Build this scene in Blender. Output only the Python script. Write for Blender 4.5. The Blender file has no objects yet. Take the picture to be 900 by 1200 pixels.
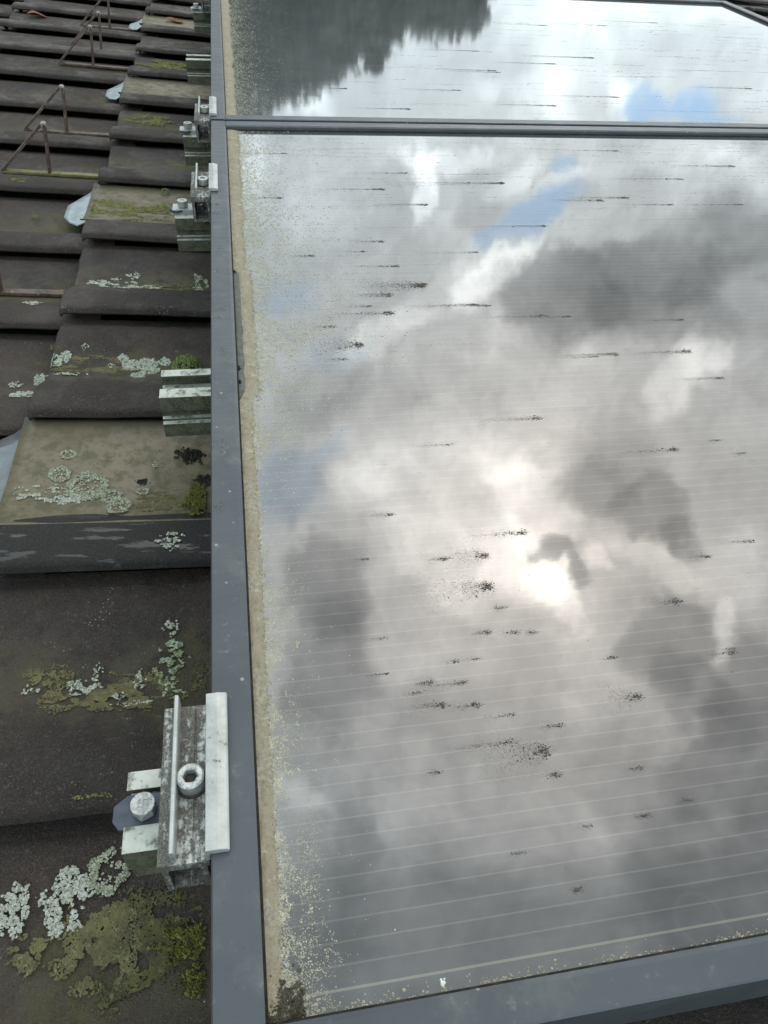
import bpy, bmesh, math, random
from mathutils import Vector, Matrix, Euler, noise

random.seed(7)
C = bpy.context.scene.collection
PI = math.pi

# ---------------------------------------------------------------- camera, roof frame, sky, sun
# Everything on the roof is built in roof coordinates: x runs up the slope, y along the eaves,
# z out of the roof, origin on the panel's top face under the camera.  TR puts it in the world.
H = 0.34                                   # height of the camera above the panel
PITCH = math.radians(28)
TR = Matrix.Translation((0, 0, 6.2)) @ Matrix.Rotation(-PITCH, 4, 'Y')

cam_d = bpy.data.cameras.new('camera')
cam = bpy.data.objects.new('camera', cam_d)
C.objects.link(cam)
bpy.context.scene.camera = cam
cam_d.sensor_fit = 'VERTICAL'
cam_d.sensor_height = 36.0
cam_d.lens = 36.0 * 858 / 1200
cam_d.clip_start = 0.01
cam_d.clip_end = 5000
_r = [[0.984185, 0.07140663, -0.16211412], [-0.16575582, 0.69405148, -0.70058373], [0.06248922, 0.71637535, 0.69491111]]
cam.matrix_world = TR @ Matrix.Translation((0, 0, H)) @ Matrix(_r).to_4x4()
cam_d.dof.use_dof = False

CLOUDS = [
    (-3.8, 15.1, 44.0, 2.8, 0.8, 0.45, 0.7),
    (4.3, 17.6, 16.0, 6.3, 1.8, -0.12, 0.9),
    (14.7, 20.0, 39.0, 3.9, 3.2, 0.22, 0.8),
    (16.6, 19.3, 107.0, 1.5, 0.4, 0.45, 0.6),
    (18.9, 23.4, 58.0, 1.2, 0.7, 0.45, 0.7),
    (18.1, 24.3, 33.0, 0.9, 0.7, 0.3, 0.7),
    (23.7, 23.0, 21.0, 4.0, 1.8, -0.05, 0.8),
    (25.4, 21.2, 19.0, 4.3, 0.7, 0.2, 0.8),
    (10.7, 21.1, 23.0, 3.4, 0.6, 0.2, 0.8),
    (9.1, 18.6, 15.0, 2.8, 0.6, -0.1, 0.8),
    (-8.7, 16.9, 136.0, 2.2, 1.9, 0.35, 0.7),
    (-6.1, 21.1, 25.0, 3.7, 2.8, 0.08, 0.8),
    (-2.4, 23.8, 143.0, 3.5, 3.1, -0.08, 0.8),
    (2.3, 23.7, 127.0, 3.3, 0.8, 0.5, 0.6),
    (4.8, 22.5, 29.0, 3.0, 0.7, 0.35, 0.7),
    (5.4, 25.6, 22.0, 2.5, 2.0, -0.2, 0.6),
    (9.1, 25.5, 164.0, 2.2, 0.9, 0.32, 0.7),
    (12.1, 26.9, 173.0, 1.6, 0.8, 0.3, 0.7),
    (15.4, 26.8, 47.0, 1.7, 1.5, 0.1, 0.8),
    (20.7, 28.4, 19.0, 3.7, 1.4, 0.28, 0.8),
    (25.5, 30.1, 19.0, 2.5, 1.3, 0.22, 0.8),
    (7.4, 30.1, 178.0, 3.6, 1.0, 0.3, 0.7),
    (10.9, 35.4, 39.0, 4.1, 3.1, -0.5, 0.35),
    (16.2, 35.8, 3.0, 5.6, 3.1, -0.4, 0.45),
    (21.2, 34.9, 178.0, 5.2, 3.0, -0.35, 0.5),
    (25.7, 34.7, 15.0, 3.5, 3.0, -0.35, 0.6),
    (16.6, 38.6, 22.0, 4.6, 2.0, -0.42, 0.6),
    (8.6, 36.9, 25.0, 2.1, 1.6, -0.25, 0.6),
    (23.7, 38.8, 35.0, 3.8, 3.3, -0.25, 0.8),
    (4.8, 31.7, 169.0, 3.6, 1.1, 0.42, 0.6),
    (-1.5, 32.2, 172.0, 6.3, 1.9, 0.25, 0.7),
    (-7.2, 32.9, 0.0, 5.2, 1.5, 0.22, 0.7),
    (-0.4, 36.2, 1.0, 7.0, 1.5, 0.15, 0.8),
    (-7.4, 28.1, 28.0, 3.2, 2.5, 0.0, 0.8),
    (-12.4, 33.7, 13.0, 3.3, 2.3, -0.3, 0.7),
    (-5.5, 37.1, 9.0, 4.6, 1.2, -0.15, 0.7),
    (4.1, 41.2, 161.0, 6.9, 3.9, 0.2, 0.8),
    (18.4, 43.9, 138.0, 3.3, 1.6, 0.35, 0.6),
    (22.1, 42.7, 157.0, 2.7, 1.2, 0.2, 0.7),
    (11.2, 44.5, 121.0, 3.1, 2.8, -0.12, 0.8),
    (-9.1, 46.1, 50.0, 10.6, 6.0, 0.34, 0.9),
    (-14.6, 41.2, 14.0, 4.0, 1.7, 0.25, 0.7),
    (-8.1, 50.3, 59.0, 7.8, 3.3, 0.32, 0.9),
    (1.1, 49.2, 89.0, 3.9, 2.7, 0.38, 0.6),
    (2.2, 44.9, 90.0, 3.3, 3.2, 0.2, 0.8),
    (-1.9, 56.4, 67.0, 2.2, 1.2, 0.45, 0.8),
    (-4.0, 53.8, 67.0, 3.2, 1.6, 0.25, 0.8),
    (4.5, 54.6, 70.0, 1.2, 1.0, 0.5, 0.8),
    (11.0, 55.2, 35.0, 3.5, 1.1, 0.3, 0.7),
    (21.7, 57.1, 99.0, 3.6, 2.7, 0.28, 0.8),
    (17.3, 61.4, 110.0, 2.2, 0.8, 0.4, 0.7),
    (-0.0, 52.9, 44.0, 1.5, 1.2, -0.95, 0.5),
    (1.4, 55.4, 66.0, 1.0, 0.8, -0.7, 0.5),
    (7.6, 49.4, 30.0, 2.8, 2.2, -0.45, 0.5),
    (13.9, 52.0, 46.0, 3.0, 2.5, -0.6, 0.4),
    (16.5, 54.2, 6.0, 1.5, 1.4, -0.45, 0.5),
    (3.7, 48.2, 103.0, 1.0, 1.0, -0.25, 0.6),
    (12.1, 47.9, 16.0, 3.0, 1.6, -0.25, 0.7),
    (-25.1, 45.4, 128.0, 3.7, 3.4, -0.6, 0.4),
    (-31.3, 50.4, 135.0, 5.1, 3.2, -0.5, 0.6),
    (-20.8, 38.1, 142.0, 2.6, 2.6, -0.35, 0.7),
    (-24.9, 49.5, 131.0, 2.6, 1.7, -0.2, 0.7),
    (-19.8, 51.7, 129.0, 3.9, 3.3, 0.15, 0.8),
    (-15.9, 57.4, 34.0, 5.1, 2.3, 0.1, 0.8),
    (-23.4, 58.3, 47.0, 3.8, 3.1, -0.15, 0.8),
    (-12.1, 60.2, 125.0, 3.1, 1.9, -0.15, 0.7),
    (10.2, 61.2, 111.0, 3.4, 2.6, -0.6, 0.4),
    (10.8, 64.3, 43.0, 2.5, 2.1, -0.5, 0.5),
    (18.6, 65.8, 125.0, 3.5, 2.6, -0.6, 0.5),
    (15.7, 70.2, 19.0, 4.5, 3.4, -0.5, 0.7),
    (-2.9, 62.4, 119.0, 3.7, 2.4, 0.1, 0.8),
    (5.3, 67.6, 164.0, 1.4, 0.7, 0.3, 0.7),
    (-2.7, 68.8, 160.0, 3.6, 3.2, -0.3, 0.8),
    (9.5, 76.8, 173.0, 7.2, 5.3, -0.65, 0.8),
    (-16.4, 66.1, 30.0, 4.2, 2.9, -0.15, 0.8),
    (-45.3, 54.1, 82.0, 2.5, 0.9, 0.35, 0.7),
    (-37.2, 60.5, 58.0, 3.7, 2.9, 0.1, 0.8),
    (-46.3, 58.8, 157.0, 3.9, 1.6, -0.4, 0.7),
    (-40.2, 65.2, 54.0, 4.2, 2.2, -0.1, 0.8),
    (-48.9, 69.7, 55.0, 19.1, 4.4, -0.62, 0.9),
    (-59.5, 57.4, 149.0, 5.5, 4.5, -0.4, 0.8),
    (-38.6, 50.7, 137.0, 3.1, 2.5, -0.2, 0.8),
    (-30.3, 72.0, 20.0, 3.5, 2.5, -0.05, 0.8),
]
GAPS = [
    (21.7, 25.7, 23.0, 3.3, 0.7, 1.0, 0.6),
    (19.1, 24.6, 64.0, 0.9, 0.8, 0.9, 0.6),
    (10.8, 28.6, 174.0, 2.4, 1.3, 0.85, 0.9),
    (12.8, 25.8, 77.0, 0.9, 0.8, 0.6, 0.6),
    (7.8, 29.1, 4.0, 2.1, 0.7, 0.7, 0.7),
    (-10.6, 26.1, 30.0, 2.3, 1.3, 0.45, 0.8),
    (-21.5, 37.3, 70.0, 2.9, 2.6, 0.45, 0.8),
    (-17.4, 37.3, 6.0, 3.3, 0.9, 0.4, 0.8),
    (-10.4, 31.7, 31.0, 2.9, 1.3, 0.3, 0.8),
]
TRAILS = [
    (0.1497, 0.77, 0.0283, 1.0),
    (0.0715, 0.737, 0.0231, 1.0),
    (0.1561, 0.7105, 0.0403, 1.0),
    (0.1744, 0.6668, 0.062, 3.0),
    (0.137, 0.6475, 0.0268, 1.0),
    (0.1337, 0.6145, 0.05, 2.0),
    (0.1146, 0.6285, 0.0204, 1.0),
    (0.0752, 0.593, 0.017, 1.0),
    (0.0957, 0.561, 0.0466, 3.0),
    (0.0791, 0.5387, 0.0161, 1.0),
    (0.2206, 0.6264, 0.0675, 1.0),
    (0.1262, 0.7454, 0.0183, 0.5),
    (0.2304, 0.6242, 0.0676, 1.0),
    (0.4185, 0.5858, 0.0441, 1.0),
    (0.2825, 0.6015, 0.0758, 0.6),
    (0.306, 0.5986, 0.0595, 0.6),
    (0.3979, 0.5298, 0.0536, 2.0),
    (0.3254, 0.5303, 0.0481, 1.5),
    (0.3061, 0.5274, 0.0318, 0.7),
    (0.4072, 0.4859, 0.0435, 1.0),
    (0.2237, 0.4426, 0.0452, 1.5),
    (0.3599, 0.4021, 0.0106, 0.6),
    (0.372, 0.3851, 0.0105, 0.8),
    (0.3192, 0.3941, 0.0445, 1.6),
    (0.1427, 0.4162, 0.0293, 0.6),
    (0.0861, 0.3459, 0.0173, 1.4),
    (0.172, 0.3197, 0.0359, 2.0),
    (0.1404, 0.3021, 0.0223, 2.4),
    (0.1135, 0.3021, 0.0121, 1.5),
    (0.1361, 0.2766, 0.0426, 4.0),
    (0.3264, 0.2951, 0.0212, 1.0),
    (0.2891, 0.285, 0.0117, 1.2),
    (0.2515, 0.2508, 0.0142, 2.0),
    (0.1971, 0.1899, 0.0168, 2.2),
    (0.1926, 0.216, 0.004, 1.0),
    (0.1417, 0.2404, 0.0081, 1.0),
    (0.1394, 0.2593, 0.0052, 0.8),
    (0.135, 0.1655, 0.0332, 4.0),
    (0.1466, 0.1787, 0.0092, 1.2),
    (0.136, 0.1523, 0.0035, 1.5),
    (0.1813, 0.1498, 0.0089, 1.0),
    (0.2667, 0.2104, 0.0155, 1.2),
    (0.125, 0.2424, 0.0101, 1.4),
    (0.1142, 0.2251, 0.0068, 0.6),
    (0.1524, 0.2391, 0.0051, 0.8),
    (0.0841, 0.2131, 0.0094, 1.5),
    (0.103, 0.2107, 0.0189, 1.5),
    (0.0881, 0.1987, 0.0183, 2.0),
    (0.1065, 0.1963, 0.0138, 1.5),
    (0.0758, 0.2077, 0.0065, 0.7),
    (0.1186, 0.1725, 0.0311, 1.5),
    (0.0633, 0.2456, 0.0098, 0.6),
    (0.1233, 0.1879, 0.0138, 0.8),
    (0.0765, 0.1618, 0.0043, 0.8),
    (0.1016, 0.225, 0.0048, 0.6),
    (0.0593, 0.2218, 0.0066, 0.6),
    (0.2683, 0.2132, 0.0073, 0.8),
    (0.1982, 0.1303, 0.0035, 0.6),
    (0.1286, 0.0987, 0.0047, 1.0),
    (0.1063, 0.1178, 0.0032, 0.5),
    (0.173, 0.1261, 0.0051, 1.0),
    (0.143, 0.1253, 0.005, 0.7),
    (0.0628, 0.3077, 0.0076, 0.6),
    (0.1384, 0.6509, 0.0336, 1.2),
    (0.1786, 0.6702, 0.052, 1.2),
    (0.221, 0.8701, 0.0627, 1.0),
    (0.2154, 0.9733, 0.0677, 0.5),
    (0.338, 0.9385, 0.136, 1.0),
    (0.4518, 0.8817, 0.0573, 1.2),
    (0.4902, 0.8898, 0.0699, 1.2),
    (0.5428, 0.8674, 0.0585, 0.8),
    (0.3518, 0.8062, 0.0728, 0.8),
    (0.5517, 1.0647, 0.0804, 0.6),
    (0.1766, 0.9183, 0.0746, 1.0),
    (0.2506, 0.7395, 0.057, 0.6),
    (0.7053, 1.0048, 0.0945, 1.0),
    (0.6001, 0.9549, 0.1008, 0.6),
    (0.0481, 0.8919, 0.0401, 0.8),
    (0.064, 1.043, 0.0675, 0.5),
    (0.6412, 0.8665, 0.0723, 0.6),
    (0.7244, 1.6105, 0.1323, 1.6),
    (0.6225, 1.5541, 0.1077, 1.0),
    (0.8785, 1.9229, 0.1353, 0.8),
    (1.0335, 1.9749, 0.1434, 0.8),
    (0.7212, 1.8979, 0.1077, 0.8),
    (0.4832, 1.4916, 0.1005, 1.0),
    (0.5275, 1.2809, 0.0909, 1.2),
    (0.6663, 1.3384, 0.1296, 0.8),
    (0.4882, 1.4805, 0.0836, 0.7),
    (0.9665, 1.4134, 0.1105, 1.0),
    (0.4887, 1.6367, 0.108, 0.6),
    (0.3845, 1.3584, 0.091, 0.7),
    (0.1849, 1.3531, 0.0572, 0.8),
    (0.2596, 1.609, 0.0835, 0.5),
    (0.2733, 1.2478, 0.0826, 0.9),
    (0.7856, 1.1782, 0.0926, 0.5),
]
GROWTH = [
    ('pale', -0.1271, 0.1689, 0.0131, 0.0162),
    ('pale', -0.1551, 0.1685, 0.0092, 0.014),
    ('ring', -0.1046, 0.1843, 0.0117, 0.0131),
    ('pale', -0.116, 0.1765, 0.0071, 0.0063),
    ('crust', -0.1073, 0.147, 0.0237, 0.0234),
    ('crust', -0.1433, 0.1461, 0.0134, 0.0095),
    ('moss', -0.0616, 0.1401, 0.0166, 0.0114),
    ('moss', -0.0548, 0.1212, 0.0089, 0.0074),
    ('olive', -0.083, 0.1412, 0.0344, 0.0279),
    ('white', -0.1351, 0.3145, 0.0116, 0.0101),
    ('white', -0.1268, 0.3278, 0.0029, 0.006),
    ('white', -0.0967, 0.3167, 0.0053, 0.0095),
    ('white', -0.1701, 0.3154, 0.0051, 0.0043),
    ('crust', -0.1607, 0.3234, 0.015, 0.0133),
    ('white', -0.0761, 0.3609, 0.0057, 0.0074),
    ('mix', -0.0709, 0.3381, 0.0135, 0.0126),
    ('mix', -0.0782, 0.3239, 0.0084, 0.0106),
    ('olive', -0.0541, 0.3172, 0.009, 0.015),
    ('mix', -0.0728, 0.3073, 0.0082, 0.0101),
    ('mossy', -0.0679, 0.299, 0.0082, 0.0049),
    ('white', -0.1009, 0.295, 0.0137, 0.0027),
    ('white', -0.11, 0.303, 0.0057, 0.0035),
    ('crust', -0.1132, 0.3068, 0.0406, 0.0202),
    ('ring', -0.1793, 0.5374, 0.0089, 0.0108),
    ('ring', -0.1538, 0.5199, 0.0184, 0.0201),
    ('ring', -0.1313, 0.5052, 0.0095, 0.0091),
    ('ring', -0.1236, 0.4902, 0.0101, 0.0133),
    ('white', -0.1931, 0.5136, 0.0216, 0.0103),
    ('pale', -0.1667, 0.5021, 0.0179, 0.0067),
    ('ring', -0.1756, 0.5649, 0.0069, 0.0064),
    ('moss', -0.0533, 0.4964, 0.0164, 0.0255),
    ('white', -0.0972, 0.5478, 0.0023, 0.0037),
    ('ring', -0.1056, 0.5117, 0.0059, 0.0046),
    ('crust', -0.0872, 0.4975, 0.0295, 0.0136),
    ('white', -0.0755, 0.4338, 0.011, 0.0089),
    ('white', -0.1687, 0.9138, 0.0271, 0.0188),
    ('white', -0.1243, 0.9027, 0.0188, 0.0116),
    ('white', -0.1445, 0.9387, 0.0085, 0.0073),
    ('mix', -0.0603, 0.9235, 0.013, 0.0243),
    ('mossy', -0.095, 0.9038, 0.036, 0.0211),
    ('white', -0.1535, 0.8927, 0.0103, 0.0068),
    ('disc', -0.1322, 0.7302, 0.01, 0.0105),
    ('disc', -0.116, 0.7326, 0.0119, 0.0106),
    ('disc', -0.1116, 0.7186, 0.0109, 0.0086),
    ('disc', -0.1242, 0.706, 0.008, 0.0084),
    ('disc', -0.1421, 0.7414, 0.0055, 0.0071),
    ('disc', -0.0971, 0.7366, 0.0065, 0.0071),
    ('white', -0.1535, 0.7282, 0.0036, 0.0052),
    ('disc', -0.2127, 0.7357, 0.008, 0.0104),
    ('disc', -0.2024, 0.7436, 0.0063, 0.0088),
    ('crust', -0.1696, 0.7293, 0.054, 0.0157),
    ('white', -0.1933, 0.7076, 0.0174, 0.005),
    ('pale', -0.2363, 0.6947, 0.0187, 0.0129),
    ('disc', -0.2328, 0.7302, 0.007, 0.0103),
    ('white', -0.2554, 0.7218, 0.0069, 0.0067),
    ('white', -0.2481, 0.6908, 0.005, 0.0096),
    ('white', -0.2577, 0.8671, 0.0117, 0.0085),
    ('mossy', -0.333, 1.2371, 0.0149, 0.0087),
    ('mossy', -0.2263, 0.7919, 0.0046, 0.0076),
    ('mossy', -0.1154, 0.2214, 0.0132, 0.0017),
    ('mossy', -0.1254, 1.3456, 0.0704, 0.0206),
    ('white', -0.1838, 0.76, 0.0037, 0.0054),
    ('mossy', -0.164, 1.1249, 0.0731, 0.0447),
    ('mossy', -0.1587, 1.5639, 0.0469, 0.0259),
    ('mossy', -0.1437, 1.9595, 0.0756, 0.0374),
]

SUN_AZ, SUN_EL = math.radians(-1.5), math.radians(55)


def az_dir(az, el):
    return Vector((math.sin(az) * math.cos(el), math.cos(az) * math.cos(el), math.sin(el)))


def build_world():
    w = bpy.data.worlds.new('World')
    bpy.context.scene.world = w
    w.use_nodes = True
    nt = w.node_tree
    N, L = nt.nodes, nt.links
    N.clear()
    out = N.new('ShaderNodeOutputWorld')
    bg = N.new('ShaderNodeBackground')
    bg.inputs['Strength'].default_value = 0.1
    L.new(bg.outputs[0], out.inputs[0])
    sky = N.new('ShaderNodeTexSky')
    sky.sky_type = 'NISHITA'
    sky.sun_disc = False
    sky.sun_elevation = SUN_EL
    sky.sun_rotation = SUN_AZ
    sky.altitude = 400
    tc = N.new('ShaderNodeTexCoord')

    def vm(op, a, b=None, s=None):
        n = N.new('ShaderNodeVectorMath'); n.operation = op
        for i, v in ((0, a), (1, b)):
            if v is None: continue
            if isinstance(v, (tuple, Vector)): n.inputs[i].default_value = v
            else: L.new(v, n.inputs[i])
        if s is not None: n.inputs['Scale'].default_value = s
        return n

    def ma(op, a, b=None, c=None):
        n = N.new('ShaderNodeMath'); n.operation = op
        for i, v in ((0, a), (1, b), (2, c)):
            if v is None: continue
            if isinstance(v, (int, float)): n.inputs[i].default_value = v
            else: L.new(v, n.inputs[i])
        return n.outputs[0]

    def nz(vec, scale, detail, rough=.5):
        n = N.new('ShaderNodeTexNoise'); n.inputs['Scale'].default_value = scale
        n.inputs['Detail'].default_value = detail; n.inputs['Roughness'].default_value = rough
        L.new(vec, n.inputs['Vector']); return n
    d0 = tc.outputs['Generated']
    n1 = nz(d0, 6.0, 4, .55)
    off = vm('SUBTRACT', n1.outputs['Color'], (.5, .5, .5)).outputs[0]
    off = vm('SCALE', off, s=WARP).outputs[0]
    d = vm('ADD', d0, off).outputs[0]
    n2 = nz(d0, 26.0, 5, .62)
    off2 = vm('SCALE', vm('SUBTRACT', n2.outputs['Color'], (.5, .5, .5)).outputs[0], s=WARP * .42).outputs[0]
    d = vm('ADD', d, off2).outputs[0]

    ne = nz(d0, 9.0, 7, .62)
    ragged = ma('MULTIPLY', ma('SUBTRACT', ne.outputs['Fac'], .5), 2.6)

    def blob(az, el, rot, ra, rb, amp, soft):
        a, e = math.radians(az), math.radians(el)
        c = az_dir(a, e)
        east = Vector((math.cos(a), -math.sin(a), 0)); north = c.cross(east); north = -north if north.z < 0 else north
        r = math.radians(rot)
        ux = east * math.cos(r) + north * math.sin(r)
        uy = c.cross(ux)
        ux, uy = ux / math.radians(ra), uy / math.radians(rb)
        pa = ma('SUBTRACT', vm('DOT_PRODUCT', d, ux).outputs['Value'], c.dot(ux))
        pb = ma('SUBTRACT', vm('DOT_PRODUCT', d, uy).outputs['Value'], c.dot(uy))
        ln = ma('ADD', ma('MULTIPLY_ADD', pa, pa, ma('MULTIPLY', pb, pb)), ragged)
        mr = N.new('ShaderNodeMapRange'); mr.interpolation_type = 'SMOOTHSTEP'
        L.new(ln, mr.inputs['Value'])
        mr.inputs['From Min'].default_value = (1 + .6 * soft) ** 2
        mr.inputs['From Max'].default_value = (1 - .8 * soft) ** 2
        mr.inputs['To Min'].default_value = 0
        mr.inputs['To Max'].default_value = amp
        return mr.outputs['Result']

    acc = None
    for b in CLOUDS:
        if b[5] == 0: continue
        v = blob(*b)
        acc = v if acc is None else ma('ADD', acc, v)
    # cloud billows everywhere in the sky
    nb = nz(d, 3.2, 6, .55)
    bil = ma('MULTIPLY', ma('SUBTRACT', nb.outputs['Fac'], .5), .75)
    nw = nz(d, 15.0, 7, .66)
    bil = ma('ADD', bil, ma('MULTIPLY', ma('SUBTRACT', nw.outputs['Fac'], .5), 1.15))
    acc = ma('ADD', acc, bil)
    # veil glow towards the sun: brighter cloud round it, the same on every side
    sd = az_dir(SUN_AZ, SUN_EL)
    dt = vm('DOT_PRODUCT', d0, tuple(sd)).outputs['Value']
    g = ma('POWER', ma('MAXIMUM', dt, 0.001), GLOW_P)
    acc = ma('ADD', acc, ma('MULTIPLY', g, GLOW_A))
    # cloud seen low over the horizon is lit through and reads lighter
    zz = N.new('ShaderNodeSeparateXYZ'); L.new(d0, zz.inputs[0])
    low = ma('POWER', ma('SUBTRACT', 1.0, ma('MAXIMUM', zz.outputs[2], 0.0)), 1.3)
    acc = ma('ADD', acc, ma('MULTIPLY', low, .42))
    lum = ma('EXPONENT', acc)
    lum = ma('MULTIPLY', lum, BASE)
    # colour: cool grey cloud, cream where the veil is lit through
    mixc = N.new('ShaderNodeMix'); mixc.data_type = 'RGBA'
    mixc.inputs[6].default_value = (.80, .955, 1.02, 1)
    mixc.inputs[7].default_value = (1.07, .985, .895, 1)
    gw = ma('MULTIPLY', ma('POWER', ma('MAXIMUM', dt, .001), 7.0), 1.0)
    L.new(gw, mixc.inputs[0])
    cl = vm('SCALE', mixc.outputs[2]); L.new(lum, cl.inputs['Scale'])
    gm = None
    for b in GAPS:
        v = blob(*b)
        gm = v if gm is None else ma('MAXIMUM', gm, v)
    skyc = vm('MULTIPLY', sky.outputs[0], (.92, 1.06, 1.0)).outputs[0]
    skyc = vm('SCALE', skyc, s=SKY_GAIN).outputs[0]
    fin = N.new('ShaderNodeMix'); fin.data_type = 'RGBA'
    L.new(gm, fin.inputs[0]); L.new(cl.outputs[0], fin.inputs[6]); L.new(skyc, fin.inputs[7])
    L.new(fin.outputs[2], bg.inputs['Color'])


WARP = 0.12
BASE = 14.0
GLOW_P, GLOW_A = 5.0, 0.25
SKY_GAIN = 3.3
build_world()
bpy.context.scene.world.cycles.sampling_method = 'MANUAL'
bpy.context.scene.world.cycles.sample_map_resolution = 256

sun_d = bpy.data.lights.new('sun', 'SUN')
sun = bpy.data.objects.new('sun', sun_d)
C.objects.link(sun)
sun_d.energy = 0.6
sun_d.angle = math.radians(44)       # the sun behind thin cloud: a wide soft veil, not a disc
sun_d.color = (1.0, .95, .88)
sun.matrix_world = Matrix.Translation((0, 0, 30)) @ az_dir(SUN_AZ, SUN_EL).to_track_quat('Z', 'Y').to_matrix().to_4x4()

sun_d.use_nodes = True
_nt = sun_d.node_tree
_em = next(n for n in _nt.nodes if n.type == 'EMISSION')
_g = _nt.nodes.new('ShaderNodeNewGeometry')
_d = _nt.nodes.new('ShaderNodeVectorMath'); _d.operation = 'DOT_PRODUCT'
_nt.links.new(_g.outputs['Incoming'], _d.inputs[0]); _d.inputs[1].default_value = az_dir(SUN_AZ, SUN_EL)
_a = _nt.nodes.new('ShaderNodeMath'); _a.operation = 'ABSOLUTE'; _nt.links.new(_d.outputs['Value'], _a.inputs[0])
_p = _nt.nodes.new('ShaderNodeMath'); _p.operation = 'POWER'; _nt.links.new(_a.outputs[0], _p.inputs[0]); _p.inputs[1].default_value = 28
_m = _nt.nodes.new('ShaderNodeMath'); _m.operation = 'MULTIPLY'; _nt.links.new(_p.outputs[0], _m.inputs[0]); _m.inputs[1].default_value = 0.42
_nt.links.new(_m.outputs[0], _em.inputs['Strength'])

sc = bpy.context.scene
sc.view_settings.view_transform = 'Standard'
sc.view_settings.look = 'None'
sc.view_settings.exposure = 0.05
sc.view_settings.gamma = 1
sc.cycles.max_bounces = 4
sc.cycles.diffuse_bounces = 2
sc.cycles.glossy_bounces = 4


# ---------------------------------------------------------------- helpers
def tag(o, label=None, cat=None, group=None, kind=None):
    if label: o['label'] = label
    if cat: o['category'] = cat
    if group: o['group'] = group
    if kind: o['kind'] = kind
    return o


class MB:
    def __init__(s):
        s.v, s.f = [], []

    def add(s, vs, fs):
        n = len(s.v)
        s.v += [tuple(v) for v in vs]
        s.f += [tuple(i + n for i in f) for f in fs]

    def box(s, x0, x1, y0, y1, z0, z1, m=None):
        vs = [Vector((x, y, z)) for z in (z0, z1) for y in (y0, y1) for x in (x0, x1)]
        if m is not None: vs = [m @ v for v in vs]
        s.add(vs, [(0, 2, 3, 1), (4, 5, 7, 6), (0, 1, 5, 4), (2, 6, 7, 3), (0, 4, 6, 2), (1, 3, 7, 5)])

    def prism(s, poly, a, b, axis):
        """poly: ring of 2-D points, counter-clockwise; extruded from a to b along axis"""
        def P(p, t):
            return {'x': (t, p[0], p[1]), 'y': (p[0], t, p[1]), 'z': (p[0], p[1], t)}[axis]
        n = len(poly)
        vs = [P(p, a) for p in poly] + [P(p, b) for p in poly]
        fs = [(i, (i + 1) % n, (i + 1) % n + n, i + n) for i in range(n)]
        fs += [tuple(range(n))[::-1], tuple(range(n, 2 * n))]
        s.add(vs, fs)

    def build(s, name, mat, parent=None, bevel=0, smooth=False, loc=None, seg=2):
        me = bpy.data.meshes.new(name)
        me.from_pydata(s.v, [], s.f)
        bm = bmesh.new(); bm.from_mesh(me)
        bmesh.ops.recalc_face_normals(bm, faces=bm.faces)
        bm.to_mesh(me); bm.free()
        me.materials.append(mat)
        return link(name, me, parent, bevel, smooth, loc, seg)


def link(name, me, parent=None, bevel=0, smooth=False, loc=None, seg=2):
    o = bpy.data.objects.new(name, me)
    C.objects.link(o)
    if smooth:
        for p in me.polygons: p.use_smooth = True
    if bevel:
        b = o.modifiers.new('bevel', 'BEVEL'); b.width = bevel; b.segments = seg; b.limit_method = 'ANGLE'
        b.angle_limit = math.radians(40)
    if parent is not None:
        o.parent = parent
        if loc: o.location = loc
    else:
        o.matrix_world = TR @ Matrix.Translation(loc or (0, 0, 0))
    return o


def empty(name, loc=(0, 0, 0), rz=0):
    o = bpy.data.objects.new(name, None)
    C.objects.link(o)
    o.empty_display_size = .05
    o.matrix_world = TR @ Matrix.Translation(loc) @ Matrix.Rotation(rz, 4, 'Z')
    return o


def copy_tree(o, parent=None):
    c = o.copy(); C.objects.link(c)
    if parent is not None:
        c.parent = parent
    for ch in [x for x in bpy.data.objects if x.parent == o]:
        copy_tree(ch, c)
    return c


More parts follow.
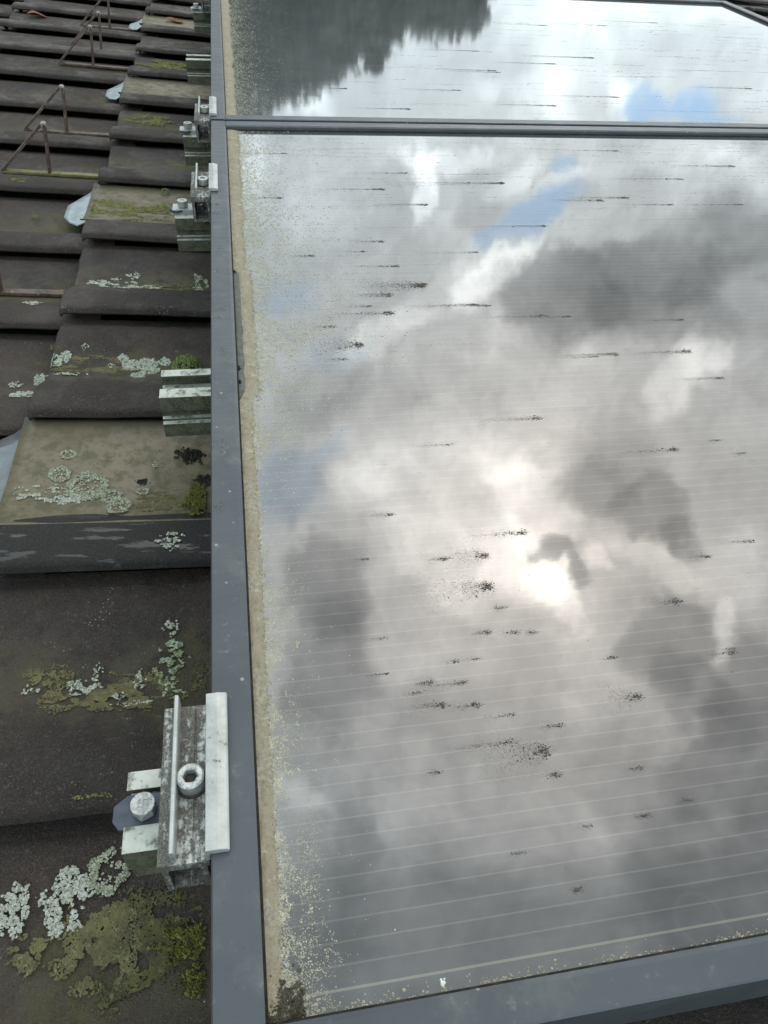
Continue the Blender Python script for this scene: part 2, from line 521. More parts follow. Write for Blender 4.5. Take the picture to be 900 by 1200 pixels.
# ---------------------------------------------------------------- materials
class Mat:
    def __init__(s, name):
        s.m = bpy.data.materials.new(name); s.m.use_nodes = True
        s.nt = s.m.node_tree; s.N = s.nt.nodes; s.L = s.nt.links
        s.b = s.N['Principled BSDF']
        s.tc = s.N.new('ShaderNodeTexCoord')
        s.geo = s.N.new('ShaderNodeNewGeometry')
        s.pos = s.geo.outputs['Position']
        s.obj = s.tc.outputs['Object']

    def _set(s, sock, v):
        if isinstance(v, (int, float)): sock.default_value = v
        elif isinstance(v, (tuple, list)): sock.default_value = v if len(v) == len(sock.default_value) else tuple(v) + (1,)
        else: s.L.new(v, sock)

    def noise(s, scale, detail=4, rough=.55, vec=None, stretch=None, out='Fac', dist=0):
        n = s.N.new('ShaderNodeTexNoise')
        n.inputs['Scale'].default_value = scale; n.inputs['Detail'].default_value = detail
        n.inputs['Roughness'].default_value = rough; n.inputs['Distortion'].default_value = dist
        v = vec or s.obj
        if stretch:
            mp = s.N.new('ShaderNodeMapping'); mp.inputs['Scale'].default_value = stretch
            s.L.new(v, mp.inputs[0]); v = mp.outputs[0]
        s.L.new(v, n.inputs['Vector'])
        return n.outputs[out]

    def vor(s, scale, vec=None, out='Distance', rnd=1.0):
        n = s.N.new('ShaderNodeTexVoronoi'); n.inputs['Scale'].default_value = scale
        n.inputs['Randomness'].default_value = rnd
        s.L.new(vec or s.obj, n.inputs['Vector']); return n.outputs[out]

    def ramp(s, v, a, b, lo=0., hi=1., smooth=True):
        n = s.N.new('ShaderNodeMapRange'); n.interpolation_type = 'SMOOTHSTEP' if smooth else 'LINEAR'
        s._set(n.inputs['Value'], v)
        n.inputs['From Min'].default_value = a; n.inputs['From Max'].default_value = b
        n.inputs['To Min'].default_value = lo; n.inputs['To Max'].default_value = hi
        return n.outputs['Result']

    def math(s, op, a, b=0.):
        n = s.N.new('ShaderNodeMath'); n.operation = op
        s._set(n.inputs[0], a); s._set(n.inputs[1], b); return n.outputs[0]

    def mix(s, f, a, b):
        n = s.N.new('ShaderNodeMix'); n.data_type = 'RGBA'
        s._set(n.inputs[0], f); s._set(n.inputs[6], a); s._set(n.inputs[7], b); return n.outputs[2]

    def sep(s, v=None):
        n = s.N.new('ShaderNodeSeparateXYZ'); s.L.new(v or s.obj, n.inputs[0]); return n.outputs

    def rnd(s):
        return s.N.new('ShaderNodeObjectInfo').outputs['Random']

    def bump(s, h, strength, dist, prev=None):
        n = s.N.new('ShaderNodeBump'); n.inputs['Strength'].default_value = strength
        n.inputs['Distance'].default_value = dist
        s.L.new(h, n.inputs['Height'])
        if prev: s.L.new(prev, n.inputs['Normal'])
        return n.outputs['Normal']

    def done(s, color, rough=.6, normal=None, metal=0., ior=None, spec=None):
        s._set(s.b.inputs['Base Color'], color); s._set(s.b.inputs['Roughness'], rough)
        s._set(s.b.inputs['Metallic'], metal)
        if normal: s.L.new(normal, s.b.inputs['Normal'])
        if ior: s.b.inputs['IOR'].default_value = ior
        if spec is not None: s._set(s.b.inputs['Specular IOR Level'], spec)
        return s.m


def m_tile(dark=1.0, name='concrete_tile'):
    m = Mat(name)
    p = m.pos
    big = m.noise(9, 5, .6, p)
    mid = m.noise(60, 5, .65, p)
    fine = m.noise(900, 3, .7, p)
    col = m.mix(m.ramp(big, .35, .7), (.016 * dark, .0113 * dark, .0090 * dark), (.062 * dark, .043 * dark, .034 * dark))
    col = m.mix(m.ramp(mid, .35, .75, 0, .7), col, (.034 * dark, .027 * dark, .026 * dark))
    # per-tile tone
    t = m.rnd()
    col = m.mix(m.ramp(t, 0, 1, 0, .40, False), col, (.062, .042, .033))
    # worn granules, pale and dark specks
    col = m.mix(m.ramp(fine, .55, .68, 0, .75), col, (.125, .110, .094))
    col = m.mix(m.ramp(fine, .46, .34, 0, .8), col, (.006, .005, .005))
    pit = m.noise(210, 3, .6, p)
    col = m.mix(m.ramp(pit, .62, .72, 0, .55), col, (.105, .095, .085))
    col = m.mix(m.ramp(pit, .38, .28, 0, .7), col, (.007, .006, .006))
    # silt and algae settle along the trough of each tile
    s = m.sep()
    u = m.math('DIVIDE', s[1], TILE_W)
    wob = m.math('MULTIPLY', m.math('SUBTRACT', m.noise(28, 4, .6, p), .5), .55)
    v = m.math('ADD', u, wob)
    tr = m.math('MULTIPLY', m.ramp(v, .26, .44), m.ramp(v, .78, .56))
    tr = m.math('MULTIPLY', tr, m.ramp(m.noise(45, 6, .7, p), .30, .56))
    col = m.mix(m.math('MULTIPLY', tr, .66), col, m.mix(m.ramp(m.noise(15, 3, .5, p), .4, .65), (.082, .067, .045), (.100, .092, .030)))
    # tiny pale lichen starts
    lv = m.vor(330, p)
    sp = m.math('MULTIPLY', m.ramp(lv, .22, .12), m.ramp(m.noise(40, 4, .6, p), .57, .68))
    col = m.mix(sp, col, (.34, .35, .30))
    nrm = m.bump(fine, 1.0, .0022)
    nrm = m.bump(mid, .7, .004, nrm)
    # rain left in the lower pores: some areas are slick
    wet = m.ramp(m.noise(14, 4, .6, p), .46, .62)
    rough = m.math('SUBTRACT', .82, m.math('MULTIPLY', wet, .50))
    return m.done(col, rough, nrm, spec=.42)


def m_wet_tile():
    m = Mat('wet_tile'); p = m.pos
    fine = m.noise(900, 3, .7, p)
    col = m.mix(m.ramp(fine, .5, .8), (.014, .012, .011), (.075, .066, .057))
    col = m.mix(m.ramp(fine, .45, .3), col, (.007, .007, .007))
    # thin films of standing rain
    f = m.ramp(m.noise(1, 5, .6, None, (16, 85, 60)), .555, .59)
    rough = m.math('SUBTRACT', .8, m.math('MULTIPLY', f, .66))
    col = m.mix(f, col, (.028, .025, .024))
    b = m.N.new('ShaderNodeBump'); b.inputs['Distance'].default_value = .0015
    m._set(b.inputs['Strength'], m.math('SUBTRACT', .8, m.math('MULTIPLY', f, .72))); m.L.new(fine, b.inputs['Height'])
    return m.done(col, rough, b.outputs['Normal'], spec=.42)


def m_sheet():
    m = Mat('weathered_sheet'); p = m.pos
    n = m.noise(14, 6, .62, p); k = m.noise(60, 5, .7, p); g = m.noise(500, 3, .6, p)
    col = m.mix(m.ramp(n, .3, .65), (.088, .066, .033), (.135, .108, .064))
    col = m.mix(m.ramp(k, .45, .62, 0, .75), col, (.055, .052, .018))
    col = m.mix(m.ramp(m.vor(160, p), .2, .1, 0, .8), col, (.05, .035, .02))
    col = m.mix(m.ramp(g, .55, .8, 0, .35), col, (.16, .15, .12))
    s = m.sep()
    dk = m.ramp(m.math('ADD', m.math('DIVIDE', s[1], TILE_W), m.math('MULTIPLY', n, .3)), .98, 1.15)
    col = m.mix(m.math('MULTIPLY', dk, .8), col, (.05, .045, .03))
    return m.done(col, m.ramp(k, .3, .7, .42, .7), m.bump(k, .25, .0015), spec=.5)


def m_lead(c=(.13, .14, .15)):
    m = Mat('grey_sheet_tongue'); n = m.noise(60, 5, .6)
    col = m.mix(m.ramp(n, .3, .7), c, tuple(x * .65 for x in c))
    return m.done(col, .30, m.bump(n, .15, .001), spec=.6)


def m_alu(grime=.35, name='clean_aluminium', streak=(60, 60, 60)):
    m = Mat(name)
    n = m.noise(1, 6, .7, None, (260, 230, 260)); k = m.noise(1, 5, .65, None, streak); g = m.noise(1500, 2, .6)
    col = m.mix(m.ramp(k, .3, .7), (.44, .445, .425), (.30, .305, .285))
    col = m.mix(m.ramp(g, .6, .78, 0, .5), col, (.56, .56, .53))
    d = m.ramp(m.math('ADD', m.math('MULTIPLY', n, .6), m.math('MULTIPLY', k, .4)), .62 - grime * .3, .70 - grime * .25)
    col = m.mix(d, col, m.mix(m.ramp(g, .4, .6), (.055, .050, .042), (.15, .14, .12)))
    rough = m.math('ADD', .36, m.math('MULTIPLY', d, .4))
    met = m.math('SUBTRACT', .35, m.math('MULTIPLY', d, .35))
    return m.done(col, rough, m.bump(n, .3, .0006), met)


def m_rail():
    m = Mat('mossy_aluminium'); p = m.pos
    n = m.noise(110, 6, .72, p); k = m.noise(30, 5, .6, p); g = m.noise(1200, 2, .6, p)
    col = m.mix(m.ramp(k, .35, .65), (.50, .50, .46), (.36, .37, .32))
    # dirt sticks to the upright faces far more than to the rain-washed top
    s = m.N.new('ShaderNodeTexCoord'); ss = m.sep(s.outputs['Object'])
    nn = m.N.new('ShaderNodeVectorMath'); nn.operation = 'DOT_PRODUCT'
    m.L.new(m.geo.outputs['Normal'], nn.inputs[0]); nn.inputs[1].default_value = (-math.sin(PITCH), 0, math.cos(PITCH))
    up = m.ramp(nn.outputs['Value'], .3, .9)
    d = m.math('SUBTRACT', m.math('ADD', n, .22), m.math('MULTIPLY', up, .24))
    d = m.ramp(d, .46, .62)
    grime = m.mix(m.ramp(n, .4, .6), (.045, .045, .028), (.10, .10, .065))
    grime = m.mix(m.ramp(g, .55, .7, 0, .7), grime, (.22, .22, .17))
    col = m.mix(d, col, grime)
    return m.done(col, m.math('ADD', .42, m.math('MULTIPLY', d, .4)), m.bump(n, .4, .001), m.math('SUBTRACT', .25, m.math('MULTIPLY', d, .25)))


def m_frame():
    m = Mat('slate_anodised_frame')
    n = m.noise(12, 5, .6); k = m.noise(140, 4, .7); g = m.noise(1, 4, .6, None, (40, 400, 40))
    col = m.mix(m.ramp(n, .3, .7), (.050, .057, .066), (.066, .073, .081))
    st = m.noise(1, 6, .7, None, (35, 35, 35)); br = m.noise(1, 3, .6, None, (9, 900, 9))
    col = m.mix(m.ramp(st, .50, .70, 0, .55), col, (.105, .108, .105))
    col = m.mix(m.ramp(br, .4, .7, 0, .06), col, (.09, .10, .11))
    col = m.mix(m.ramp(k, .60, .72, 0, .3), col, (.18, .19, .18))
    col = m.mix(m.ramp(m.vor(70, None), .10, .05, 0, .6), col, (.35, .35, .32))
    return m.done(col, m.ramp(g, .3, .7, .36, .5), m.bump(k, .06, .0005), .25)


def m_glass(haze=0.0):
    m = Mat('dusty_panel_glass')
    s = m.sep()
    x, y = s[0], s[1]
    # laser-scribed cell lines under the glass, one every 8.6 mm
    fr = m.math('FRACT', m.math('DIVIDE', m.math('SUBTRACT', y, LINE0), LINE_P))
    ln = m.math('MINIMUM', fr, m.math('SUBTRACT', 1., fr))
    line = m.ramp(ln, .062, .028)
    line = m.math('MULTIPLY', line, m.ramp(y, LINE0 - LINE_P * .5, LINE0 - LINE_P * .4))
    first = m.math('MULTIPLY', m.ramp(y, LINE0 + LINE_P * .075, LINE0 + LINE_P * .045), m.ramp(y, LINE0 - LINE_P * .075, LINE0 - LINE_P * .045))
    cell = m.mix(m.noise(5, 3, .5), (.017, .017, .021), (.024, .024, .028))
    col = m.mix(m.math('MULTIPLY', line, .75), cell, (.080, .074, .065))
    col = m.mix(first, col, (.13, .118, .088))
    # grey bloom of dust, wiped into streaks that run down the slope
    st = m.noise(1, 5, .65, None, (5, 120, 1)); st2 = m.noise(1, 4, .6, None, (16, 420, 1)); cl = m.noise(9, 5, .6)
    dust = m.math('ADD', m.math('MULTIPLY', st, .5), m.math('MULTIPLY', cl, .5))
    dust = m.ramp(dust, .3, .75, .05 + haze, .18 + haze)
    streak = m.math('MULTIPLY', m.ramp(st2, .55, .78), m.ramp(cl, .40, .62))
    rings = m.math('MULTIPLY', m.ramp(m.math('ABSOLUTE', m.math('SUBTRACT', m.vor(38), .42)), .05, .01), m.ramp(m.noise(7, 3, .5), .52, .64))
    dust = m.math('ADD', dust, m.math('ADD', m.math('MULTIPLY', streak, .07), m.math('MULTIPLY', rings, .05)))
    # silt film gathers towards the low edge of the glass
    edge = m.ramp(m.math('ADD', x, m.math('MULTIPLY', m.math('SUBTRACT', cl, .5), .05)), .11, -.02)
    edge = m.math('MULTIPLY', edge, edge)
    gr = m.noise(1300, 2, .7)
    dust = m.math('ADD', dust, m.math('MULTIPLY', edge, m.ramp(gr, .4, .65, .05, .32)))
    col = m.mix(dust, col, m.mix(edge, (.22, .235, .235), (.33, .31, .24)))
    rough = m.math('ADD', .026 - haze * .06, m.math('MULTIPLY', m.math('MULTIPLY', dust, dust), .35))
    nrm = m.bump(m.noise(1, 3, .5, None, (30, 90, 1)), .02, .0003)
    nrm = m.bump(st2, .006, .0003, nrm)
    mt = m.done(col, rough, nrm, ior=2.3)
    return mt


def m_simple(name, c1, c2, scale, rough=.8, bump=.0, bd=.001, c3=None, pos=True, metal=0, spec=.4, e=(.35, .65)):
    m = Mat(name); v = m.pos if pos else m.obj
    n = m.noise(scale, 5, .65, v)
    col = m.mix(m.ramp(n, *e), c1, c2)
    if c3: col = m.mix(m.ramp(m.noise(scale * 3.1, 3, .6, v), .55, .7), col, c3)
    return m.done(col, rough, m.bump(n, bump, bd) if bump else None, metal, spec=spec)


def m_band():
    m = Mat('beige_silt_band'); p = m.pos
    lo = m.noise(26, 5, .65, p); hi = m.noise(420, 5, .7, p); md = m.noise(120, 4, .7, p)
    col = m.mix(m.ramp(hi, .35, .65), (.22, .19, .14), (.33, .29, .215))
    col = m.mix(m.ramp(lo, .42, .62), col, m.mix(m.ramp(hi, .4, .6), (.285, .238, .165), (.23, .19, .135)))
    col = m.mix(m.ramp(md, .55, .68, 0, .8), col, (.17, .165, .095))
    col = m.mix(m.ramp(md, .42, .30, 0, .7), col, (.42, .39, .30))
    return m.done(col, .95, m.bump(hi, .9, .0015), spec=.3)


TILE_W = 0.2006          # cover width of a tile along the eaves (y)
GAUGE = 0.34             # cover length up the slope (x)
Y0 = 0.63 * H - TILE_W   # front edge of the first column
X0 = -0.635 * H          # tail edge of the course nearest the panel edge
LINE0, LINE_P = 0.2245 * H, 0.0254 * H

M = dict(
    tile=m_tile(), wet=m_wet_tile(), sheet=m_sheet(), tongue=m_lead(), tongue_sky_sheen=m_lead((.36, .41, .43)),  # farther tongues: sky reflection painted in as a paler base colour
    alu=m_alu(.16), alu_dirty=m_alu(.76, 'grimy_aluminium', (300, 40, 60)), rail=m_rail(), frame=m_frame(), glass=m_glass(),
    bolt=m_simple('zinc_bolt', (.50, .50, .48), (.30, .30, .29), 300, .38, .3, .0005, (.12, .11, .10), metal=.4),
    nut=m_simple('grey_blue_nut', (.045, .055, .072), (.07, .082, .10), 120, .4, metal=.3),
    dark=m_simple('socket_dark', (.02, .018, .015), (.06, .05, .04), 500, .8),
    apex=m_simple('pale_strap_tip', (.30, .26, .22), (.16, .12, .10), 300, .5, .4, .001),  # paler than the rest of the strap
    strap=m_simple('rusty_strap', (.055, .034, .028), (.12, .078, .062), 70, .6, .4, .001, (.20, .16, .13)),
    strap_mossy=m_simple('mossy_strap', (.13, .11, .05), (.20, .18, .07), 90, .75, .4, .001, (.10, .06, .05)),
    pale=m_simple('pale_lichen', (.50, .51, .45), (.30, .30, .24), 420, .9, .8, .001, (.15, .125, .085)),
    white=m_simple('white_lichen', (.50, .515, .43), (.30, .31, .235), 300, .9, .5, .001),
    disc=m_simple('blue_green_lichen', (.37, .40, .33), (.22, .245, .19), 330, .9, .5, .001),
    ring=m_simple('grey_green_lichen', (.46, .47, .38), (.22, .225, .14), 400, .9, .5, .001, (.13, .13, .08)),
    mix=m_simple('speckled_lichen', (.40, .45, .36), (.17, .19, .07), 140, .9, .5, .001, (.09, .09, .04)),
    crust=m_simple('ochre_crust', (.125, .112, .048), (.080, .070, .036), 120, .95, .3, .0006, (.155, .145, .085)),
    olive=m_simple('olive_crust', (.080, .074, .026), (.042, .038, .020), 90, .95, .3, .0006, (.11, .105, .05)),
    moss=m_simple('bright_moss', (.15, .15, .03), (.06, .062, .016), 160, .95, .6, .002, (.22, .20, .06)),
    mossy=m_simple('green_algae', (.145, .145, .035), (.085, .085, .028), 120, .95, .5, .001, (.24, .24, .12)),
    cushion=m_simple('moss_cushion', (.19, .22, .08), (.09, .11, .03), 320, .95, .5, .001, (.38, .40, .22)),
    black=m_simple('black_silt_shade', (.012, .011, .009), (.035, .03, .022), 200, .9),
    band=m_band(), 
    silt_dark=m_simple('damp_silt', (.045, .038, .026), (.11, .095, .065), 250, .9, .5, .001),
    film=m_simple('grey_film', (.115, .118, .105), (.075, .075, .062), 250, .7, .4, .0006),
    grain=m_simple('pale_grains', (.40, .365, .27), (.29, .26, .185), 200, .95, 0, .001, (.50, .48, .40)),
    crumb=m_simple('dark_crumbs', (.045, .039, .031), (.095, .082, .062), 300, .95),
    leaf=m_simple('fallen_leaf', (.20, .075, .025), (.06, .03, .018), 80, .7, pos=True),
    foliage=m_simple('foliage', (.075, .090, .060), (.11, .125, .085), .6, .9, c3=(.09, .095, .075)),
    foliage2=m_simple('foliage_dull', (.085, .098, .070), (.12, .13, .095), .5, .9),
    bark=m_simple('bark', (.06, .045, .03), (.10, .08, .06), 3, .9),
    grass=m_simple('grass_ground', (.05, .07, .025), (.08, .09, .04), .2, .95),
    wall=m_simple('house_render', (.55, .52, .46), (.48, .45, .40), 2, .9),
    felt=m_simple('roofing_felt', (.02, .02, .02), (.035, .033, .03), 20, .9),
    white_mark=m_simple('bird_dropping', (.75, .75, .70), (.6, .6, .55), 300, .8),
)


# ---------------------------------------------------------------- roof surface
PROF = [(-.006, -.0082), (-.003, -.0066), (.004, -.0032), (.018, -.0012), (.06, -.0004), (.11, 0), (.17, -.0005), (.23, -.003), (.29, -.0075),
        (.36, -.014), (.43, -.0200), (.50, -.0235), (.57, -.0240), (.66, -.0215), (.76, -.0195), (.86, -.0185), (.945, -.0188), (.982, -.0222), (1.05, -.0232)]
SHEET = [(.235, -.0045), (.27, -.0085), (.33, -.0125), (.42, -.0155), (.55, -.0170), (.70, -.0165), (.85, -.0160), (.95, -.0155), (1.03, -.0152)]
CREST = -0.300 * H
TILT = 0.022
METAL_COLS = (2, 5, 8, 11)


def lerp_prof(tab, u):
    if u <= tab[0][0]: return tab[0][1]
    for (a, za), (b, zb) in zip(tab, tab[1:]):
        if u <= b:
            t = (u - a) / (b - a); t = t * t * (3 - 2 * t) * .5 + t * .5
            return za + (zb - za) * t
    return tab[-1][1]


def course_of(x): return math.floor((x - X0) / GAUGE)


def surf(x, y):
    """height of the tiled roof's skin at x, y in roof coordinates"""
    c = course_of(x); t = (x - X0) / GAUGE - c
    k = math.floor((y - Y0) / TILE_W); u = (y - Y0) / TILE_W - k
    z = lerp_prof(PROF, u)
    if c == 0 and k in METAL_COLS and .235 < u < 1.0: z = max(z, lerp_prof(SHEET, u)) + .0010
    return CREST + .0044 - TILT * t + z


roof = bpy.data.objects.new('roof', None); C.objects.link(roof)
roof.matrix_world = TR.copy(); tag(roof, kind='structure')
roof['label'] = 'dark brown tiled roof slope carrying the solar panels'


def tile_mesh(seed, name='roof_tile', u0=-.006, u1=1.05, nt=12):
    rng = random.Random(seed)
    us = [p[0] for p in PROF]
    us = [us[0]] + [a + (b - a) * j / 2 for a, b in zip(us, us[1:]) for j in (1, 2)]
    us = [u for u in us if u0 <= u <= u1]
    ts = [0, .006, .018, .04] + [.04 + (1.12 - .04) * i / nt for i in range(1, nt + 1)]
    of = Vector((seed * 3.1, seed * 7.7, 0))
    vs, fs = [], []
    for t in ts:
        for u in us:
            z = lerp_prof(PROF, u) + .0044 - TILT * t
            z -= {0: .0042, .006: .0016, .018: .0004}.get(t, 0)
            xx = t * GAUGE
            z += .0011 * noise.noise(Vector((xx * 12, u * 2.4, 0)) + of) + .0004 * noise.noise(Vector((xx * 60, u * 12, 0)) + of)
            ww = (.0012 * noise.noise(Vector((xx * 25, 5, 0)) + of) + .0012 * min(0, noise.noise(Vector((xx * 130, 8, 0)) + of) + .15)) if u < .03 else 0
            we = .0018 * noise.noise(Vector((u * 9, 9, 0)) + of) if t < .02 else 0
            vs.append((xx + we, u * TILE_W + ww, z))
    n = len(us)
    for i in range(len(ts) - 1):
        for j in range(n - 1):
            fs.append((i * n + j, i * n + j + 1, (i + 1) * n + j + 1, (i + 1) * n + j))
    # rim and underside, 11 mm of material
    ring = [i * n for i in range(len(ts))][::-1] + list(range(n))[1:] + [i * n + n - 1 for i in range(1, len(ts))]
    base = len(vs)
    th = .011
    for r in ring:
        x, y, z = vs[r]
        vs.append((x + (.001 if x < .01 else 0), y + .0015 * (1 if y < .01 else 0), z - (.0022 if y < .002 else th)))
    for a in range(len(ring) - 1):
        fs.append((ring[a], ring[a + 1], base + a + 1, base + a))
    # open arch under the front: a back wall closes it only at the far side
    me = bpy.data.meshes.new(name)
    me.from_pydata(vs, [], fs)
    bm = bmesh.new(); bm.from_mesh(me); bmesh.ops.recalc_face_normals(bm, faces=bm.faces)
    bm.to_mesh(me); bm.free()
    if sum((p.normal.z for p in me.polygons)) < 0:
        me.flip_normals()
    for p in me.polygons: p.use_smooth = True
    me.set_sharp_from_angle(angle=math.radians(50))
    return me


tile_meshes = []
for sd_ in range(5):
    me = tile_mesh(sd_); me.materials.append(M['tile']); tile_meshes.append(me)
wet_mesh = tile_mesh(9); wet_mesh.materials.append(M['wet'])

rr = random.Random(3)
PANEL_X1 = 4.056 * H
for c in range(-3, 7):
    for k in range(-2, 17):
        x0 = X0 + c * GAUGE; y0 = Y0 + k * TILE_W
        # tiles the panels hide completely are left out
        if 1 <= c <= 2 and k >= 1: continue
        if c == 3 and 1 <= k: continue
        wet = (c == 0 and k == 2)
        o = bpy.data.objects.new('roof_tile', wet_mesh if wet else tile_meshes[rr.randrange(5)])
        C.objects.link(o); o.parent = roof
        o.location = (x0 + rr.uniform(-.0015, .0015), y0 + rr.uniform(-.0008, .0008), CREST + rr.uniform(-.0008, .0008))
        o.rotation_euler = (rr.uniform(-.004, .004), rr.uniform(-.003, .003), rr.uniform(-.003, .003))
        if wet: o['label'] = 'wet tile with films of standing rain along its roll'
mb = MB(); mb.box(-3.2, 3.6, -1.2, 4.6, -.20, -.165)
o = mb.build('underlay', M['felt'], roof)


def sheet_tile(k, tongue):
    """flat metal dressing laid in the trough of one column, with a tongue over the tile below"""
    us = [p[0] for p in SHEET]
    us = [us[0]] + [a + (b - a) * j / 2 for a, b in zip(us, us[1:]) for j in (1, 2)]
    vs, fs = [], []
    ts = [-.018 + 1.07 * i / 24 for i in range(25)]
    for t in ts:
        for u in us:
            z = lerp_prof(SHEET, u) + .0044 - TILT * t + .0006 * noise.noise(Vector((t * 5, u * 6, k)))
            # pressed stiffening crease
            cx = .23 + (.62 - u) * .35
            if .55 < u < .9: z += .0022 * math.exp(-((t - cx) / .018) ** 2) * math.sin((u - .55) / .35 * PI)
            vs.append((t * GAUGE, u * TILE_W, z))
    n = len(us)
    for i in range(len(ts) - 1):
        for j in range(n - 1):
            fs.append((i * n + j, i * n + j + 1, (i + 1) * n + j + 1, (i + 1) * n + j))
    mbx = MB(); mbx.add(vs, fs)
    o = mbx.build('metal_tile', M['sheet'], roof, smooth=True, loc=(X0, Y0 + k * TILE_W, CREST))
    sm = o.modifiers.new('thickness', 'SOLIDIFY'); sm.thickness = .0012; sm.offset = -1
    mt = MB()
    lv = []
    rows = [(.012, .26, 1.0), (-.014, .26, 1.0), (-.05, .27, .98), (-.10, .34, .93), (-.135, .42, .84)] if tongue == 1 else \
           [(.012, .30, .98), (-.012, .30, .98), (-.05, .36, .95), (-.09, .46, .86), (-.12, .56, .76)]
    J = 8
    for i, (t, a, b) in enumerate(rows):
        for j in range(J + 1):
            u = a + (b - a) * j / J
            z = max(lerp_prof(SHEET, u), -.016) + .0044 - .0014 - TILT * max(t, 0)
            if t < 0: z -= .010 * min(1, -t / .06)
            lv.append((t * GAUGE, u * TILE_W, z))
    lf = [(i * (J + 1) + j, i * (J + 1) + j + 1, (i + 1) * (J + 1) + j + 1, (i + 1) * (J + 1) + j) for i in range(len(rows) - 1) for j in range(J)]
    mt.add(lv, lf)
    q = mt.build('tongue', M['tongue' if tongue == 1 else 'tongue_sky_sheen'], o, smooth=True)
    sm = q.modifiers.new('thickness', 'SOLIDIFY'); sm.thickness = .0012; sm.offset = 1
    return o


for k in METAL_COLS:
    o = sheet_tile(k, 1 if k == 2 else 2)
    if k == 2: o['label'] = 'stained flat metal tile with large ringed lichens'

# ---------------------------------------------------------------- growth on the tiles
PREC = {}


def flakes(mb, x, y, r, h, rng, lift=.0004, n=5, tilt=.22):
    z = surf(x, y) + lift
    e = .002
    gx = (surf(x + e, y) - surf(x - e, y)) / (2 * e); gy = (surf(x, y + e) - surf(x, y - e)) / (2 * e)
    gx = max(-1.2, min(1.2, gx)); gy = max(-1.2, min(1.2, gy))
    a0 = rng.uniform(0, 6.28)
    tx, ty = rng.gauss(0, tilt), rng.gauss(0, tilt)
    vs = [(x, y, z + h)]
    for i in range(n):
        a = a0 + 2 * PI * i / n; rr_ = r * rng.uniform(.65, 1.25)
        dx, dy = rr_ * math.cos(a), rr_ * math.sin(a)
        vs.append((x + dx, y + dy, z + gx * dx + gy * dy + tx * dx + ty * dy + h * .25))
    mb.add(vs, [(0, 1 + i, 1 + (i + 1) % n) for i in range(n)])


LABELS = {}
GROUPS = {'pale': 'lichens', 'white': 'lichens', 'disc': 'lichens', 'ring': 'lichens', 'mix': 'lichens'}


def growth(kind, cx, cy, rx, ry, idx, label):
    rng = random.Random(100 + idx)
    mb = MB()
    area = PI * rx * ry
    size = {'pale': .0010, 'white': .0008, 'disc': .0010, 'ring': .0009, 'mix': .0009, 'crust': .00075, 'olive': .00075, 'moss': .0009, 'mossy': .0008}[kind]
    size *= 1 + .9 * max(0, min(1.3, (cy - .45)))
    cover = {'pale': 2.6, 'white': 1.5, 'disc': 3.0, 'ring': 2.4, 'mix': 1.9, 'crust': 3.2, 'olive': 2.4, 'moss': 4.5, 'mossy': 1.5}[kind]
    n = int(min(5200, max(10, area * cover / (PI * size * size))))
    of = Vector((idx * 1.7, idx * 2.3, .4))
    sc_ = 1.0 / max(rx, ry)
    for i in range(n * 4):
        if len(mb.v) // 6 > n: break
        a = rng.uniform(0, 2 * PI)
        q = math.sqrt(rng.random()) * 1.25
        fx, fy = q * math.cos(a), q * math.sin(a)
        lob = 1 + (.16 if kind == 'ring' and cy > .3 else .38) * noise.noise(Vector((math.cos(a) * 1.6, math.sin(a) * 1.6, idx * 3.3))) + .10 * noise.noise(Vector((math.cos(a) * 7, math.sin(a) * 7, idx)))
        qq = q / lob
        dn = noise.noise(Vector((fx * 2.6, fy * 2.6, 0)) + of) + .5 * noise.noise(Vector((fx * 7, fy * 7, 3)) + of)
        if kind == 'disc':
            if qq > .98: continue
        elif kind == 'ring':
            if qq > 1: continue
            if dn < -.36 and qq > .55 and cy < .3: continue
            if qq < .66 and rng.random() > .10 + .25 * (dn > .1): continue
            if qq < .3 and rng.random() > .4: continue
        elif kind == 'pale':
            if qq > 1 or dn < -.28: continue
        elif kind in ('white', 'mix'):
            if qq > 1.05 or dn < .02 + .25 * qq: continue
        else:
            if rng.random() < (qq - .25) ** 1.0 * 1.1 or dn < -.22 + .28 * qq: continue
        x, y = cx + fx * rx, cy + fy * ry
        if x > -.05: continue
        hh = {'disc': .0004, 'crust': .0002, 'olive': .0002, 'mossy': .0005, 'moss': .0016}.get(kind, .0009)
        r = size * rng.uniform(.55, 1.2)
        if kind == 'ring' and qq > .8: hh = .0014
        flakes(mb, x, y, r, hh * rng.uniform(.6, 1.5), rng, lift=.0003 + rng.random() * (.0002 if kind in ('crust', 'olive') else .0006) + (.0012 * rng.random() if kind == 'moss' else 0), tilt={'crust': .05, 'olive': .05, 'mossy': .08, 'disc': .12}.get(kind, .22))
    if not mb.f: return
    nm = {'moss': 'moss_patch', 'mossy': 'algae_film', 'crust': 'lichen_crust', 'olive': 'lichen_crust'}.get(kind, 'lichen')
    zc = surf(cx, cy)
    mb.v = [(x - cx, y - cy, z - zc) for x, y, z in mb.v]
    o = mb.build(nm, M[kind], None, smooth=False, loc=(cx, cy, zc))
    cat = {'moss_patch': 'moss', 'algae_film': 'algae', 'lichen_crust': 'lichen'}.get(nm, 'lichen')
    tag(o, label, cat, None)


